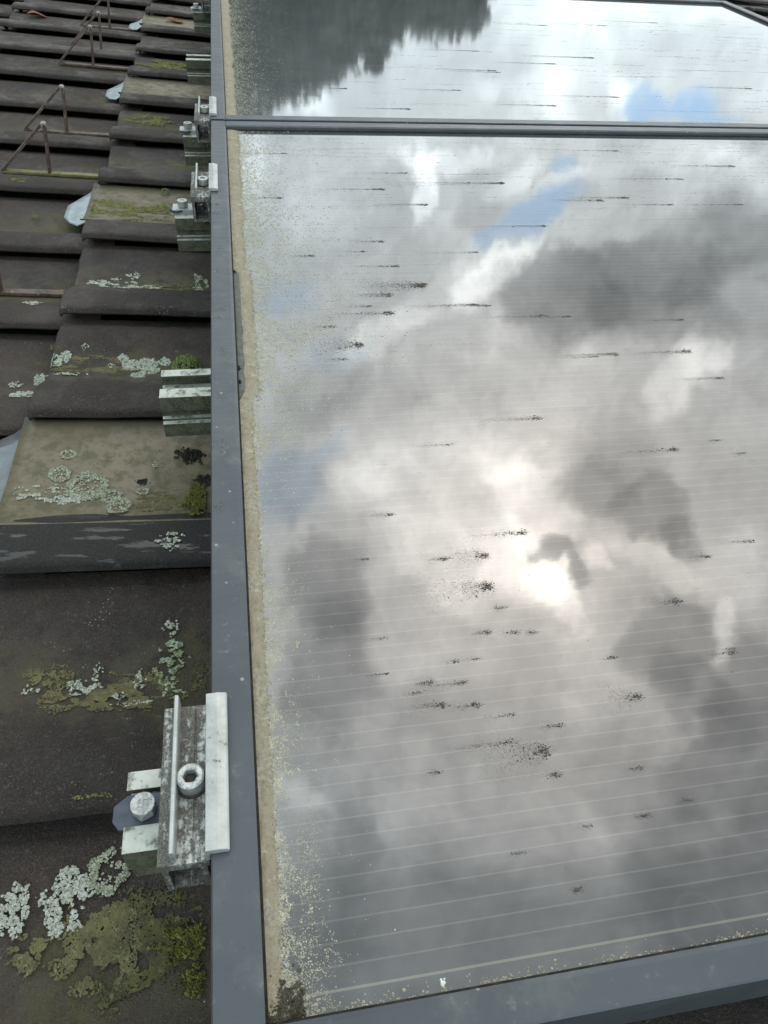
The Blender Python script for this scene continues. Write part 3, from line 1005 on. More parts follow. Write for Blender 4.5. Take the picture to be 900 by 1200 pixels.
GLABEL = ['large pale frilled lichen, bigger of the two lobes below the nearest rail end',
    'pale frilled lichen at the left, beside the large pale one near the bottom',
    'C-shaped pale lichen ring just below the nearest rail end',
    'pale lichen lobe joining the large pale one to the C-shaped ring',
    'ochre crust spreading below the large pale lichen at the bottom',
    'ochre crust in the bottom left corner of the tiles',
    'bright green moss patch under the large clamp, upper of two',
    'bright green moss patch low beside the frame, lower of two',
    'wide olive crust between the ochre crust and the bright moss at the bottom',
    'white lichen blotch in the trough above the large clamp, widest in its row',
    'narrow white lichen fleck just above the widest blotch of its row',
    'curved white lichen spot left of the speckled green patches',
    'small white lichen at the far left of the row above the large clamp',
    'brownish crust stain left of the white lichen row above the large clamp',
    'whitish lichen tuft highest of the cluster above the large clamp',
    'speckled grey green lichen upper left in the cluster above the large clamp',
    'speckled lichen in the middle of the cluster above the large clamp',
    'olive lichen mound at the frame edge above the large clamp',
    'speckled lichen lowest in the cluster above the large clamp',
    'yellow green algae just above the channel of the large clamp',
    'line of white flecks under the trough left of the large clamp',
    'few white flecks under the curved white lichen spot',
    'wide brownish crust along the trough above the large clamp',
    'small lichen ring highest on the left of the flat metal tile',
    'largest lichen ring on the flat metal tile',
    'lichen ring right of the largest ring on the flat metal tile',
    'lowest right lichen ring on the flat metal tile edge',
    'white lichen scatter trailing left on the flat metal tile',
    'pale lichen under the largest ring on the flat metal tile',
    'isolated little lichen ring near the top of the flat metal tile',
    'green moss at the frame edge on the flat metal tile',
    'tiny white dot in the middle of the flat metal tile',
    'small lichen ring under the dark plug on the flat metal tile',
    'ochre stain right of the dark plug on the flat metal tile',
    'whitish lichen speckle on the wet rolled edge beside the frame',
    'white lichen streak in the third trough, left of two',
    'white lichen streak in the third trough, right of two',
    'few white flecks above the two lichen streaks',
    'grey green lichen tuft against the frame above the bare rail end',
    'yellow green algae film along the trough with two lichen streaks',
    'small white flecks just under the left lichen streak',
    'round blue green lichen disc at the left of the cluster near the bare rail',
    'largest round lichen disc in the cluster left of the bare rail end',
    'oval lichen disc lower right in the cluster left of the bare rail',
    'separate lichen disc lowest in the cluster left of the bare rail',
    'smallest lichen disc at the left top of the cluster near the bare rail',
    'lichen disc nearest the moss cushion above the bare rail',
    'white lichen fleck alone left of the disc cluster',
    'lichen disc at the tile tail, left of a pair',
    'lichen disc at the tile tail, right of a pair',
    'dull brownish crust behind the disc cluster in the trough',
    'row of white flecks below the pair of discs',
    'pale lichen patch on the lower course at the left edge',
    'round lichen disc just above the pale patch at the left edge',
    'white lichen fleck at the far left edge above the pale patch',
    'white lichen speckle at the far left below the pale patch',
    'pale lichen on the strap of the nearest snow guard',
    'yellow algae line behind the strap of the second snow guard',
    'yellow moss bit at the tile tail corner at the left',
    'bright green algae line in the joint left of the nearest bolt',
    'green algae line in the trough just beyond the third clamp',
    'small white lichen fleck below the pair of discs',
    'wide yellow brown algae film on the metal tile before the second clamp',
    'green algae in the trough left of the third clamp',
    'green algae line left of the bare far rail']
for i, (k_, gx_, gy_, rx_, ry_) in enumerate(GROWTH):
    growth(k_, gx_, gy_, rx_, ry_, i, GLABEL[i])


def cushion(x, y, r, label, seed):
    """a lump of moss: many upright tufts on a low dome"""
    rng = random.Random(seed); mb = MB(); z0 = surf(x, y)
    for i in range(260 if r > .01 else 90):
        a = rng.uniform(0, 2 * PI); q = math.sqrt(rng.random())
        px, py = q * r * math.cos(a), q * r * math.sin(a) * .8
        hz = math.sqrt(max(0, 1 - q * q)) * r * 1.0 + rng.uniform(-.001, .001)
        s = r * rng.uniform(.08, .17)
        vs = [(px, py, hz + s)] + [(px + s * math.cos(b) * .8, py + s * math.sin(b) * .8, hz - s * .5) for b in (0.3 + j * PI / 2.5 for j in range(5))]
        mb.add(vs, [(0, 1 + j, 1 + (j + 1) % 5) for j in range(5)])
    o = mb.build('moss_clump', M['cushion'], None, loc=(x, y, z0))
    return tag(o, label, 'moss')


cushion(-0.0726, 0.7236, .0160, 'yellow green moss cushion above the bare mossy rail end', 5)
cushion(-0.115, 1.1997, .0075, 'little moss clump on the tile left of the second clamp', 6)
cushion(-0.3017, 1.1468, .006, 'little moss clump on the lower course near the grey tongue', 8)

# ---------------------------------------------------------------- solar panels
def panel(y_a, y_b, label, dirt_seed, far):
    x_a, x_b = -.0997 * H, PANEL_X1
    t = empty('solar_panel', (x_a, y_a, -.04))
    tag(t, label, 'solar panel', 'framed solar panels on the roof')
    fw = .0605 * H
    fn = fw if far else .1985 * H - y_a
    top, bot = 0.04, 0.0
    W_, L_ = x_b - x_a, y_b - y_a
    gz = top - .0060

    def prof(sign, o, fw=fw):   # frame section: outer wall, top flange with eased inner lip
        return [(o, bot), (o + sign * .0025, bot), (o + sign * .0025, gz - .001), (o + sign * fw, gz - .001), (o + sign * fw, top - .0014), (o + sign * (fw - .0024), top), (o + sign * .0008, top), (o, top - .0008)]
    for nm, ax, a, b, pr in (
            ('frame_bar', 'y', 0, L_, prof(1, 0)), ('frame_bar', 'y', 0, L_, prof(-1, W_)),
            ('frame_bar', 'x', fw + .0001, W_ - fw - .0001, prof(1, 0, fn)), ('frame_bar', 'x', fw + .0001, W_ - fw - .0001, prof(-1, L_))):
        mb = MB(); mb.prism(pr, a, b, ax)
        mb.build(nm, M['frame'], t)
    # glass pane
    mb = MB(); mb.box(fw - .004, W_ - fw + .004, fn - .004, L_ - fw + .004, gz - .004, gz)
    g = mb.build('glass_pane', M['glass_' + ('b' if far else 'a')], t)
    # black sealing gasket just inside the frame
    for (u0, u1, v0, v1) in ((fw, W_ - fw, fn, fn + .0016), (fw, W_ - fw, L_ - fw - .0016, L_ - fw), (fw, fw + .0012, fn + .0017, L_ - fw - .0017), (W_ - fw - .0012, W_ - fw, fn + .0017, L_ - fw - .0017)):
        mb = MB(); mb.box(u0, u1, v0, v1, gz + .0001, gz + .0012); mb.build('gasket', M['black'], t)
    mb = MB(); mb.box(.02, W_ - .02, .02, L_ - .02, gz - .012, gz - .008)
    mb.build('back_sheet', M['felt'], t)
    return t


def shift_glass(off, nm):
    # the same glass for both panes, its pattern measured from each panel's own corner
    m = M['glass'].copy(); m.name = nm
    return m


GZ = -.0060
YA0, YA1, YB0, YB1 = .153 * H, 3.400 * H, 3.425 * H, 6.69 * H
FW = .0605 * H
FN = .1985 * H - YA0                  # the near bar of the near panel is slimmer
LINE0 = .2245 * H - YA0
M['glass_a'] = m_glass(); M['glass_b'] = m_glass(.21)       # more dust tint on the farther pane, painting haze over the mirrored trees
panel(YA0, YA1, 'nearer solar panel whose near corner shows, cell lines and cloud reflections in its glass', 1, False)
panel(YB0, YB1, 'farther solar panel beyond the frame joint, reflecting trees at its low edge', 2, True)
XI = -.0997 * H + FW + .0012         # inner edge of the low frame bar


def grain(mb, x, y, r, h, rng, z=GZ, n=5):
    a0 = rng.uniform(0, 6.28)
    el = rng.uniform(.8, 1.25)
    vs = [(x, y, z + h)] + [(x + r * el * rng.uniform(.7, 1.2) * math.cos(a0 + i * 2 * PI / n), y + r / el * rng.uniform(.7, 1.2) * math.sin(a0 + i * 2 * PI / n), z + .00002) for i in range(n)]
    mb.add(vs, [(0, 1 + i, 1 + (i + 1) % n) for i in range(n)])


def silt_band(y0, y1, wa, wb, seed, label):
    rng = random.Random(seed); mb = MB()
    n = int((y1 - y0) / .0025); J = 5
    vs = []
    for i in range(n + 1):
        y = y0 + (y1 - y0) * i / n; f = i / n
        w_ = (wa + (wb - wa) * f) * (1 + .22 * noise.noise(Vector((y * 22, seed, 0))) + .12 * noise.noise(Vector((y * 160, seed, 4))))
        if seed == 1:   # a stretch where the silt has come away from the frame
            gap = max(0, min(1, (y - 1.42 * H) / .02)) * max(0, min(1, (2.08 * H - y) / .01))
        else: gap = 0
        xs = XI + gap * (.0052 + .0015 * noise.noise(Vector((y * 60, 3, 1))))
        for j in range(J + 1):
            g = j / J
            h = .0018 * math.sin(min(1, (1 - g) * 1.4) * PI * .5) * (.7 + .5 * noise.noise(Vector((y * 120, g * 2, 7)))) + .0003 * noise.noise(Vector((y * 900, g * 9, 1)))
            if gap > .5 and j == 0: h *= .4
            if j == J: h = .00005
            vs.append((xs + w_ * g, y, GZ + max(.0001, h)))
    fs = [(i * (J + 1) + j, i * (J + 1) + j + 1, (i + 1) * (J + 1) + j + 1, (i + 1) * (J + 1) + j) for i in range(n) for j in range(J)]
    mb.add(vs, fs)
    for i in range(int((y1 - y0) / .0006)):
        y = rng.uniform(y0, y1); f = (y - y0) / (y1 - y0)
        x = XI + (wa + (wb - wa) * f) * (1 + .22 * noise.noise(Vector((y * 22, seed, 0)))) + rng.gauss(-.0008, .0011)
        if seed == 1 and 1.42 * H < y < 2.08 * H: x += .0055
        grain(mb, x, y, rng.uniform(.0002, .00055), rng.uniform(.0004, .0012), rng)
    o = mb.build('silt_band', M['band'], None, smooth=False)
    return tag(o, label, 'dirt', kind='stuff')


silt_band(YA0 + FN + .004, YA1 - FW - .002, .0062, .016, 1, 'beige silt packed along the low frame edge of the nearer panel')
silt_band(YB0 + FW + .001, YB1 - FW - .002, .015, .019, 2, 'beige silt packed along the low frame edge of the farther panel')


def grains(y0, y1, n, seed, label, far):
    rng = random.Random(seed); mb = MB()
    while n > 0:
        y = rng.uniform(y0, y1); f = y / H
        if not far and f < 1.25 and rng.random() > .62: continue
        k = max(0, min(1, (f - 1.05) / .5)) * (1 - .35 * max(0, min(1, (f - 2.3) / .6)))
        spread = (.0085 + .023 * k) if not far else .024
        base = .0048 + .006 * k if not far else .012
        x = XI + base + rng.expovariate(1 / spread)
        cn = noise.noise(Vector((x * 60, y * 30, seed))) + .8 * noise.noise(Vector((x * 210, y * 120, 2)))
        if cn < (x - XI - .010) * (7 if k < .5 else 2.2) - .30 + (.34 if k < .3 and x > XI + .010 else 0) and rng.random() > .12: continue
        if x > XI + .17: continue
        n -= 1
        r = rng.lognormvariate(math.log(.00023), .38)
        r *= 1 + .65 * k if not far else 1.5
        if x < XI + .012: r *= 1.15
        grain(mb, x, y, r, r * rng.uniform(.5, .9), rng)
        if rng.random() < .3 and f < 1.3:
            for q in range(rng.randint(1, 4)):
                grain(mb, x + rng.gauss(0, .0008), y + rng.gauss(0, .0008), r * rng.uniform(.6, 1.1), r * .5, rng)
    # a slanting drift of brighter grains left by one washed-down trail
    if not far:
        for i in range(700):
            t = rng.random(); px = .030 + .062 * t ** .8; py = (1.62 + .30 * t) * H
            r = rng.uniform(.0003, .0006)
            grain(mb, px + rng.gauss(0, .006), py + rng.gauss(0, .0075), r, r * .7, rng)
    o = mb.build('silt_grains', M['grain'], None)
    return tag(o, label, 'dirt', kind='stuff')


grains(YA0 + FN + .003, YA1 - FW - .004, 40000, 5, 'pale grains scattered beside the silt on the nearer pane', False)
grains(YB0 + FW + .003, YB1 - FW - .004, 14000, 6, 'pale grains scattered beside the silt on the farther pane', True)
# where the silt has fallen away a dull grey film is left, edged with black
mb = MB(); n_ = 150; vs = []
for i in range(n_ + 1):
    y = (1.43 + .64 * i / n_) * H
    g_ = max(0, min(1, (y - 1.42 * H) / .02)) * max(0, min(1, (2.08 * H - y) / .01))
    w_ = g_ * .0056 + .0006 * noise.noise(Vector((y * 60, 3, 1)))
    for j in range(3):
        vs.append((XI + w_ * j / 2, y, GZ + .0003 + .0003 * noise.noise(Vector((y * 300, j, 1)))))
mb.add(vs, [(i * 3 + j, i * 3 + j + 1, (i + 1) * 3 + j + 1, (i + 1) * 3 + j) for i in range(n_) for j in range(2)])
tag(mb.build('silt_film', M['film'], None), 'dull grey strip beside the low frame bar where the beige silt has gone', 'dirt', kind='stuff')
mb = MB(); rng = random.Random(9)
for i in range(420):
    y = rng.uniform(1.43, 2.08) * H
    g_ = max(0, min(1, (y - 1.42 * H) / .02)) * max(0, min(1, (2.08 * H - y) / .01))
    grain(mb, XI + g_ * .0056 + rng.gauss(0, .0003), y, rng.uniform(.0002, .0005), .0006, rng)
for yy in (1.50, 1.56, 2.07):
    for i in range(40): grain(mb, XI + abs(rng.gauss(.0006, .0007)), yy * H + rng.gauss(0, .002), rng.uniform(.0003, .0008), .0012, rng)
tag(mb.build('silt_grains', M['black'], None), 'black silt edge round the dull grey strip on the nearer pane', 'dirt', kind='stuff')
# grains caught along the near frame bar
rng = random.Random(12); mb = MB()
for i in range(900):
    x = rng.uniform(XI, .5); y = YA0 + FN + .0018 + rng.expovariate(1 / .0009)
    if noise.noise(Vector((x * 40, 0, 0))) < -.05 and rng.random() < .75: continue
    grain(mb, x, y, rng.uniform(.0002, .0006), .0004, rng)
for i in range(260):
    x = XI + rng.expovariate(1 / .008); y = YA0 + FN + .0015 + abs(rng.gauss(0, .004))
    grain(mb, x, y, rng.uniform(.0004, .0009), .0007, rng)
tag(mb.build('silt_grains', M['grain'], None), 'pale grains caught along the near frame bar of the nearer pane', 'dirt', kind='stuff')
mb = MB()
for i in range(260):
    x = XI + rng.uniform(.0, .014); y = YA0 + FN + .0015 + abs(rng.gauss(0, .006))
    grain(mb, x, y, rng.uniform(.0006, .0014), .0016, rng)
tag(mb.build('dark_lump', M['silt_dark'], None), 'dark damp silt lump in the near corner of the glass', 'dirt', kind='stuff')


def trails():
    """dark crumbs with a comet tail washed down the slope"""
    rng = random.Random(21); sets = {0: MB(), 1: MB()}
    lst = list(TRAILS)
    for (x, y, ln, wt) in lst:
        mb = sets[1 if y > YA1 else 0]
        far = min(1, y / (3 * H))
        n = int((90 + 60 * (wt > 2)) * wt + 32 * wt * ln / .01)
        n = min(n, 1500)
        sy = .0013 * (.5 + wt * .7) * (.6 + 1.5 * far) * (1.5 if wt > 2 else 1)
        for i in range(n):
            q = rng.random() ** 1.5
            if rng.random() < .14: q = rng.random() * .12
            cx = x - q * ln + rng.gauss(0, .0016)
            cy = y + rng.gauss(0, sy * (.25 + 1.3 * q) if wt > 2 else sy * .5 * (1 - .4 * q)) + q * ln * .02
            r = rng.lognormvariate(math.log(.00011), .5) * (1.45 - .9 * q) * (1 + .45 * far)
            el = 1 + 1.3 * far
            a = len(mb.v)
            nn = 5
            mb.add([(cx, cy, GZ + r * .9)] + [(cx + r * el * rng.uniform(.7, 1.2) * math.cos(j * 2 * PI / nn), cy + r * rng.uniform(.7, 1.2) * math.sin(j * 2 * PI / nn), GZ + .00002) for j in range(nn)],
                   [(0, 1 + j, 1 + (j + 1) % nn) for j in range(nn)])
        # fine mud round the crumbs and down the tail
        for i in range(int(n * 1.6)):
            q = rng.random() ** 1.2
            cx = x - q * ln * 1.15 + rng.gauss(0, .0025); cy = y + rng.gauss(0, sy * (.7 + .9 * q))
            r = rng.uniform(.00005, .00013) * (1 + .5 * far)
            mb.add([(cx, cy, GZ + r)] + [(cx + r * 2 * math.cos(j * 2.0944), cy + r * math.sin(j * 2.0944), GZ + .00002) for j in range(3)], [(0, 1, 2), (0, 2, 3), (0, 3, 1)])
    # faint hairline trails and loose specks all over
    for side, (ya, yb, cnt) in enumerate(((.3 * H, YA1 - FW - .004, 700), (YB0 + FW + .004, YB1 - FW - .01, 300))):
        for _ in range(cnt):
            y = ya + (yb - ya) * (rng.random() ** .5 if side == 0 else rng.random())
            x = rng.uniform(.02, 1.30); ln = rng.uniform(.02, .10) * min(1.2, y / (2 * H))
            far = min(1.5, y / (3 * H))
            slope = rng.gauss(0, .03)
            if rng.random() < .35: ln *= 2.2
            m_ = int(ln / .0016)
            for i in range(m_):
                if rng.random() < .45: continue
                q = i / max(1, m_)
                r = rng.uniform(.00008, .0003) * (1.3 - q * .8) * (.6 + far * .7)
                grain(sets[side], x - q * ln, y + slope * q * ln + rng.gauss(0, .0004 + .0004 * far), r * (1 + far), r * .6, rng, n=4)
        for _ in range(4200 if side == 0 else 1800):
            y = rng.uniform(ya, yb); x = rng.uniform(.0, 1.35)
            if noise.noise(Vector((x * 9, y * 9, 2))) < -.1: continue
            r = rng.lognormvariate(math.log(.00016), .4) * (1 + .5 * min(1, y))
            grain(sets[side], x, y, r, r * .7, rng, n=4)
    tag(sets[0].build('dirt_crumbs', M['crumb'], None), 'dark crumbs and washed dirt trails on the nearer pane', 'dirt', kind='stuff')
    tag(sets[1].build('dirt_crumbs', M['crumb'], None), 'dark crumbs and washed dirt trails on the farther pane', 'dirt', kind='stuff')


trails()
# dirt on top of the low frame bar
rng = random.Random(31); mb = MB()
for y in [y_ * H for y_ in (1.05, 1.22, 1.25, 1.42, 1.62, 1.78, 1.82, 2.05, 2.15, 2.19, 2.45, 2.52, 2.62)]:
    cx = -.0997 * H + FW * rng.uniform(.25, .5)
    for i in range(22):
        grain(mb, cx + rng.gauss(0, .0022), y + rng.gauss(0, .003), rng.uniform(.00015, .0006), .0003, rng, z=.0)
for i in range(160):
    grain(mb, -.0997 * H + rng.uniform(.001, FW - .003), rng.uniform(.2 * H, 3.3 * H), rng.uniform(.0001, .0003), .0002, rng, z=.0)
tag(mb.build('dirt_specks', M['olive'], None), 'dark green dirt specks on the low frame bar of the nearer panel', 'dirt', kind='stuff')
mb = MB()
for i in range(160):
    grain(mb, -.0997 * H + abs(rng.gauss(0, .0006)), rng.uniform(1.6 * H, 3.4 * H), rng.uniform(.0002, .0006), .0003, rng, z=.0)
tag(mb.build('edge_lichen', M['mossy'], None), 'thin yellow green growth on the outer edge of the low frame bar', 'lichen', kind='stuff')

mb = MB(); rng = random.Random(44)
for i in range(14):
    grain(mb, 0.059 + rng.gauss(0, .0004), 0.0721 + rng.gauss(0, .0009), rng.uniform(.0004, .0008), .0005, rng)
tag(mb.build('bird_dropping', M['white_mark'], None), 'small white bird dropping near the bottom of the nearer pane', 'dropping')
# drain hole plug of black silt in the flat metal tile, and moss with painted hook shadow under the bare rail
for (x, y, r, seed, l_) in ((-0.1071, 0.5261, .0042, 3, 'black silt plug in the middle of the flat metal tile'), (-0.065, 0.5625, .011, 4, 'black lump of moss and painted hook shadow under the bare mossy rail end'), (-0.0508, 0.5255, .009, 6, 'black silt at the frame edge on the flat metal tile')):
    rng = random.Random(seed); mb = MB()
    for i in range(160):
        dx, dy = rng.gauss(0, r * .5), rng.gauss(0, r * .38)
        flakes(mb, x + dx, y + dy, r * rng.uniform(.1, .25), r * .35 * rng.random(), rng)
    zc = surf(x, y); mb.v = [(a - x, b - y, c_ - zc) for a, b, c_ in mb.v]
    tag(mb.build('dark_lump', M['black'], None, loc=(x, y, zc)), l_, 'silt')

# ---------------------------------------------------------------- rails, clamps, bolts
RX0 = -.2390 * H


def rail(y0, x_end, label):
    """slotted aluminium rail that runs up the slope under the panels"""
    W_ = .127 * H; zt = -.1195 * H; zb = -.240 * H
    t = W_
    a, b = 0.0, W_
    z = lambda f: zb + (zt - zb) * f - zb   # local
    hh = zt - zb
    poly = [(a, 0), (b, 0), (b, hh * .37), (b - .005, hh * .40), (b - .005, hh * .58), (b, hh * .62), (b, hh),
            (b - .0105, hh), (b - .0105, hh - .0025), (b - .0065, hh - .0025), (b - .0065, hh - .012), (a + .0065, hh - .012), (a + .0065, hh - .0025), (a + .0135, hh - .0025), (a + .0135, hh),
            (a, hh), (a, hh * .63), (a + .0045, hh * .60), (a + .0045, hh * .44), (a + .0015, hh * .42), (a + .0015, hh * .36), (a - .0022, hh * .345), (a - .0022, 0)]
    if y0 < .2:   # the nearest one is a plain-sided profile
        poly = [(a + .004, 0), (b, 0)] + poly[2:15] + [(a, hh), (a, hh * .5), (a + .004, hh * .42)]
    mb = MB(); mb.prism(poly, 0, 1.55, 'x')
    r = mb.build('mounting_rail', M['rail'], None, loc=(x_end, y0, zb), bevel=.0004)
    return tag(r, label, 'rail', 'aluminium rails under the solar panels')


RAILS = [(.463, RX0, 'aluminium rail end carrying the nearest clamp and hex bolt, close to the camera'),
         (1.597, RX0 - .0005, 'bare mossy rail end between the nearest clamp and the second clamp'),
         (2.700, RX0, 'rail end under the second clamp, with a bolt on top'),
         (3.575, RX0 + .002, 'rail end just past the joint between the panels, under the third clamp'),
         (4.880, RX0 - .004, 'bare rail end beyond the joint between the panels'),
         (6.130, RX0 + .002, 'farthest rail end, under the last clamp')]
for y_, x_, l_ in RAILS: rail(y_ * H, x_, l_)


def disc_poly(r, n, a0=0.): return [(r * math.cos(a0 + 2 * PI * i / n), r * math.sin(a0 + 2 * PI * i / n)) for i in range(n)]


def ringed_head(r_out, r_in, h, hex_in=True, n=32):
    """socket head: knurled cylinder with a hexagonal recess"""
    mb = MB(); vs = []; fs = []
    rings = [(r_out, 0, n), (r_out, h - .0008, n), (r_out - .0009, h, n)]
    for r, z, m_ in rings: vs += [(r * math.cos(2 * PI * i / n), r * math.sin(2 * PI * i / n), z) for i in range(n)]
    def hexr(a):
        a = (a % (PI / 3)) - PI / 6
        return r_in * math.cos(PI / 6) / math.cos(a)
    vs += [((hexr(2 * PI * i / n) + .0005) * math.cos(2 * PI * i / n), (hexr(2 * PI * i / n) + .0005) * math.sin(2 * PI * i / n), h) for i in range(n)]
    vs += [(hexr(2 * PI * i / n) * math.cos(2 * PI * i / n), hexr(2 * PI * i / n) * math.sin(2 * PI * i / n), h - .0006) for i in range(n)]
    vs += [(hexr(2 * PI * i / n) * math.cos(2 * PI * i / n), hexr(2 * PI * i / n) * math.sin(2 * PI * i / n), h - .005) for i in range(n)]
    vs.append((0, 0, h - .0055))
    for k in range(5):
        for i in range(n):
            fs.append((k * n + i, k * n + (i + 1) % n, (k + 1) * n + (i + 1) % n, (k + 1) * n + i))
    for i in range(n): fs.append((5 * n + i, 5 * n + (i + 1) % n, 6 * n))
    mb.add(vs, fs)
    return mb


def make_clamp():
    """end clamp: grooved channel with an upright fin and a hooked flange over the panel frame"""
    root = empty('end_clamp')
    L_ = .236 * H / 2
    zf = -.018 * H                      # channel floor
    # base channel with two grooves in its floor
    x0, x1 = -.171 * H, -.1035 * H
    mb = MB()
    fl = [(x0, zf - .006), (x1, zf - .006), (x1, zf), (x0 + .0165, zf), (x0 + .0163, zf - .0007), (x0 + .0158, zf - .0007), (x0 + .0156, zf), (x0, zf)]
    mb.prism(fl, -L_, L_, 'y')
    legs = [(x0 + .001, zf - .0305), (x0 + .004, zf - .0305), (x0 + .004, zf - .0061), (x0 + .001, zf - .0061)]
    mb.prism(legs, -L_ + .0005, L_ - .0005, 'y')
    legs = [(x1 - .0045, zf - .0305), (x1 - .0015, zf - .0305), (x1 - .0015, zf - .0061), (x1 - .0045, zf - .0061)]
    mb.prism(legs, -L_ + .0005, L_ - .0005, 'y')
    mb.box(x0 + .004, x1 - .0045, -L_ + .001, L_ - .001, zf - .0302, zf - .0275)
    mb.build('channel', M['alu_dirty'], root, bevel=.0003)
    # upright fin, slightly shorter at the rear
    xf = -.1495 * H
    mb = MB(); mb.prism([(xf - .0011, zf + .0001), (xf + .0013, zf + .0001), (xf + .0013, .0036), (xf + .0008, .0044), (xf - .0006, .0044), (xf - .0011, .0036)], -L_ + .0012, L_ + .0008, 'y')
    mb.build('fin', M['alu'], root, bevel=.0003)
    # flange: web beside the frame, head hooked over it
    mb = MB()
    xa, xb = -.1045 * H, -.0745 * H
    xo = -.0997 * H
    mb.prism([(xa - .0005, zf + .0002), (xo - .0002, zf + .0002), (xo - .0002, .0004), (xb - .0008, .0004), (xb, .0012), (xb, .0030), (xb - .001, .0038), (xa - .0005 + (xb - xa) * .55, .0046), (xa - .0005, .0042)], -L_, L_, 'y')
    mb.build('flange', M['alu'], root, bevel=.0005)
    # socket bolt standing in the channel
    b = ringed_head(.0066, .0036, .0085).build('socket_bolt', M['bolt'], root, smooth=False, loc=(-.1275 * H, -.008 * H, zf + .0001))
    mb = MB(); mb.prism(disc_poly(.0078, 28), 0, .0012, 'z')
    mb.build('washer', M['dark'], root, loc=(-.1275 * H, -.008 * H, zf + .00005))
    mb = MB(); mb.prism(disc_poly(.0033, 6), -.0005, .0005, 'z')
    mb.build('socket', M['dark'], b, loc=(0, 0, .0038))
    return root


CL = [(.515, 'nearest end clamp, large grimy aluminium channel with socket bolt at the panel edge'),
      (2.752, 'second end clamp, short of the joint between the panels'),
      (3.578, 'third end clamp, right at the joint between the panels'),
      (6.170, 'farthest end clamp, beyond the joint near the top of the view')]
proto = make_clamp()
clamps = [proto] + [copy_tree(proto) for _ in CL[1:]]
for o, (y_, l_) in zip(clamps, CL):
    o.matrix_world = TR @ Matrix.Translation((0, y_ * H, 0))
    tag(o, l_, 'clamp', 'end clamps holding the low edge of the panels')


def make_bolt():
    root = empty('rail_bolt')
    mb = MB(); mb.prism(disc_poly(.0064, 6, .35), 0, .0062, 'z'); mb.prism(disc_poly(.0062, 28), .0062, .0076, 'z')
    h = mb.build('bolt_head', M['bolt'], root, bevel=.0004)
    # raised strength marks stamped on the head
    mk = MB()
    for k, (a, l) in enumerate(((-.0022, .0036), (.0, .0044), (.0022, .003))):
        mk.box(a - .0003, a + .0003, -l / 2, l / 2, .0076, .0079)
    mk.box(-.0024, .0024, .0018, .0023, .0076, .00795)
    mk.build('head_mark', M['bolt'], h)
    mb = MB(); mb.prism(disc_poly(.0036, 16), -.008, .0, 'z'); mb.build('shank', M['dark'], root)
    mb = MB()
    mb.prism([(-.0160, -.0040), (-.0125, -.0088), (.0240, -.0088), (.0240, .0092), (-.0095, .0092), (-.0160, .0040)], -.0035, -.0008, 'z')
    mb.build('slot_plate', M['nut'], root, bevel=.0004)
    return root


BT = [(.5255, 'hex bolt with grey plate in the nearest rail end beside the large clamp'),
      (2.765, 'hex bolt on the rail end left of the second clamp'),
      (3.640, 'hex bolt on the rail end left of the third clamp, at the panel joint'),
      (6.200, 'farthest hex bolt, left of the last clamp')]
pb = make_bolt()
bolts = [pb] + [copy_tree(pb) for _ in BT[1:]]
for i, (o, (y_, l_)) in enumerate(zip(bolts, BT)):
    zz = -.1195 * H - (0 if i == 0 else -.006)
    o.matrix_world = TR @ Matrix.Translation((-.2095 * H, y_ * H, zz)) @ Matrix.Rotation(.5 * i, 4, 'Z') if i else TR @ Matrix.Translation((-.2095 * H, y_ * H, zz))
    tag(o, l_, 'bolt', 'hex bolts in the rail ends')
# stands under the far bolts: a small raised block fixed in the slot
for i, (y_, l_) in enumerate(BT[1:]):
    mb = MB(); mb.box(-.0125, .0125, -.010, .010, 0, .0052)
    o = mb.build('fixing_block', M['alu'], None, loc=(-.2095 * H, (y_ + .0) * H, -.1195 * H + .0002), bevel=.0004)
    tag(o, ['small pale block under the bolt left of the second clamp', 'small pale block under the bolt at the panel joint', 'small pale block under the farthest bolt'][i], 'bracket', 'pale blocks under the far bolts')

# roof hooks reach from under the tiles to the rails
for (y_, l_) in ((.50, 'steel roof hook under the nearest rail'), (1.63, 'dark roof hook arm under the bare mossy rail'), (2.74, 'roof hook under the rail of the second clamp'),
                 (3.62, 'roof hook under the rail at the panel joint'), (4.92, 'roof hook under the bare far rail'), (6.16, 'roof hook under the farthest rail')):
    mb = MB(); y = y_ * H
    mb.box(-.10 * H, .10, y, y + .03, -.2400 * H - .0062, -.2400 * H - .0003)
    mb.box(-.02, .10 , y, y + .03, -.335 * H - .006, -.335 * H)
    mb.box(.10, .106, y, y + .03, -.335 * H - .006, -.2400 * H - .0003)
    tag(mb.build('roof_hook', M['dark'], None, bevel=.0005), l_, 'hook', 'roof hooks under the rails')

# ---------------------------------------------------------------- snow guards
def make_guard(mat):
    root = empty('snow_guard')
    w_ = .0120; th = .0042
    def bar(p, q, name, m):
        p, q = Vector(p), Vector(q); d_ = q - p; L_ = d_.length; a = math.atan2(d_.z, d_.x)
        mm = Matrix.Translation(p) @ Matrix.Rotation(-a, 4, 'Y')
        mb = MB(); mb.box(-.001, L_ + .001, -w_ / 2, w_ / 2, -th / 2, th / 2, mm)
        return mb.build(name, m, root, bevel=.0006)
    A, B, T = (0, 0, .002), (.0705, 0, .002), (.0745, 0, .0745)
    bar((0, 0, .0015), (.158, 0, .0015), 'base_strap', mat)
    bar((0, 0, .0035), (.0715, 0, .0765), 'front_leg', M['strap'])
    bar((.0715, 0, .0045), (.0765, 0, .0765), 'rear_leg', M['strap'])
    mb = MB(); mb.prism([(.0690, .0735), (.0790, .0735), (.0785, .0785), (.0755, .0803), (.0715, .0797)], -w_ / 2, w_ / 2, 'y')
    mb.build('apex', M['apex'], root, bevel=.0006)
    return root


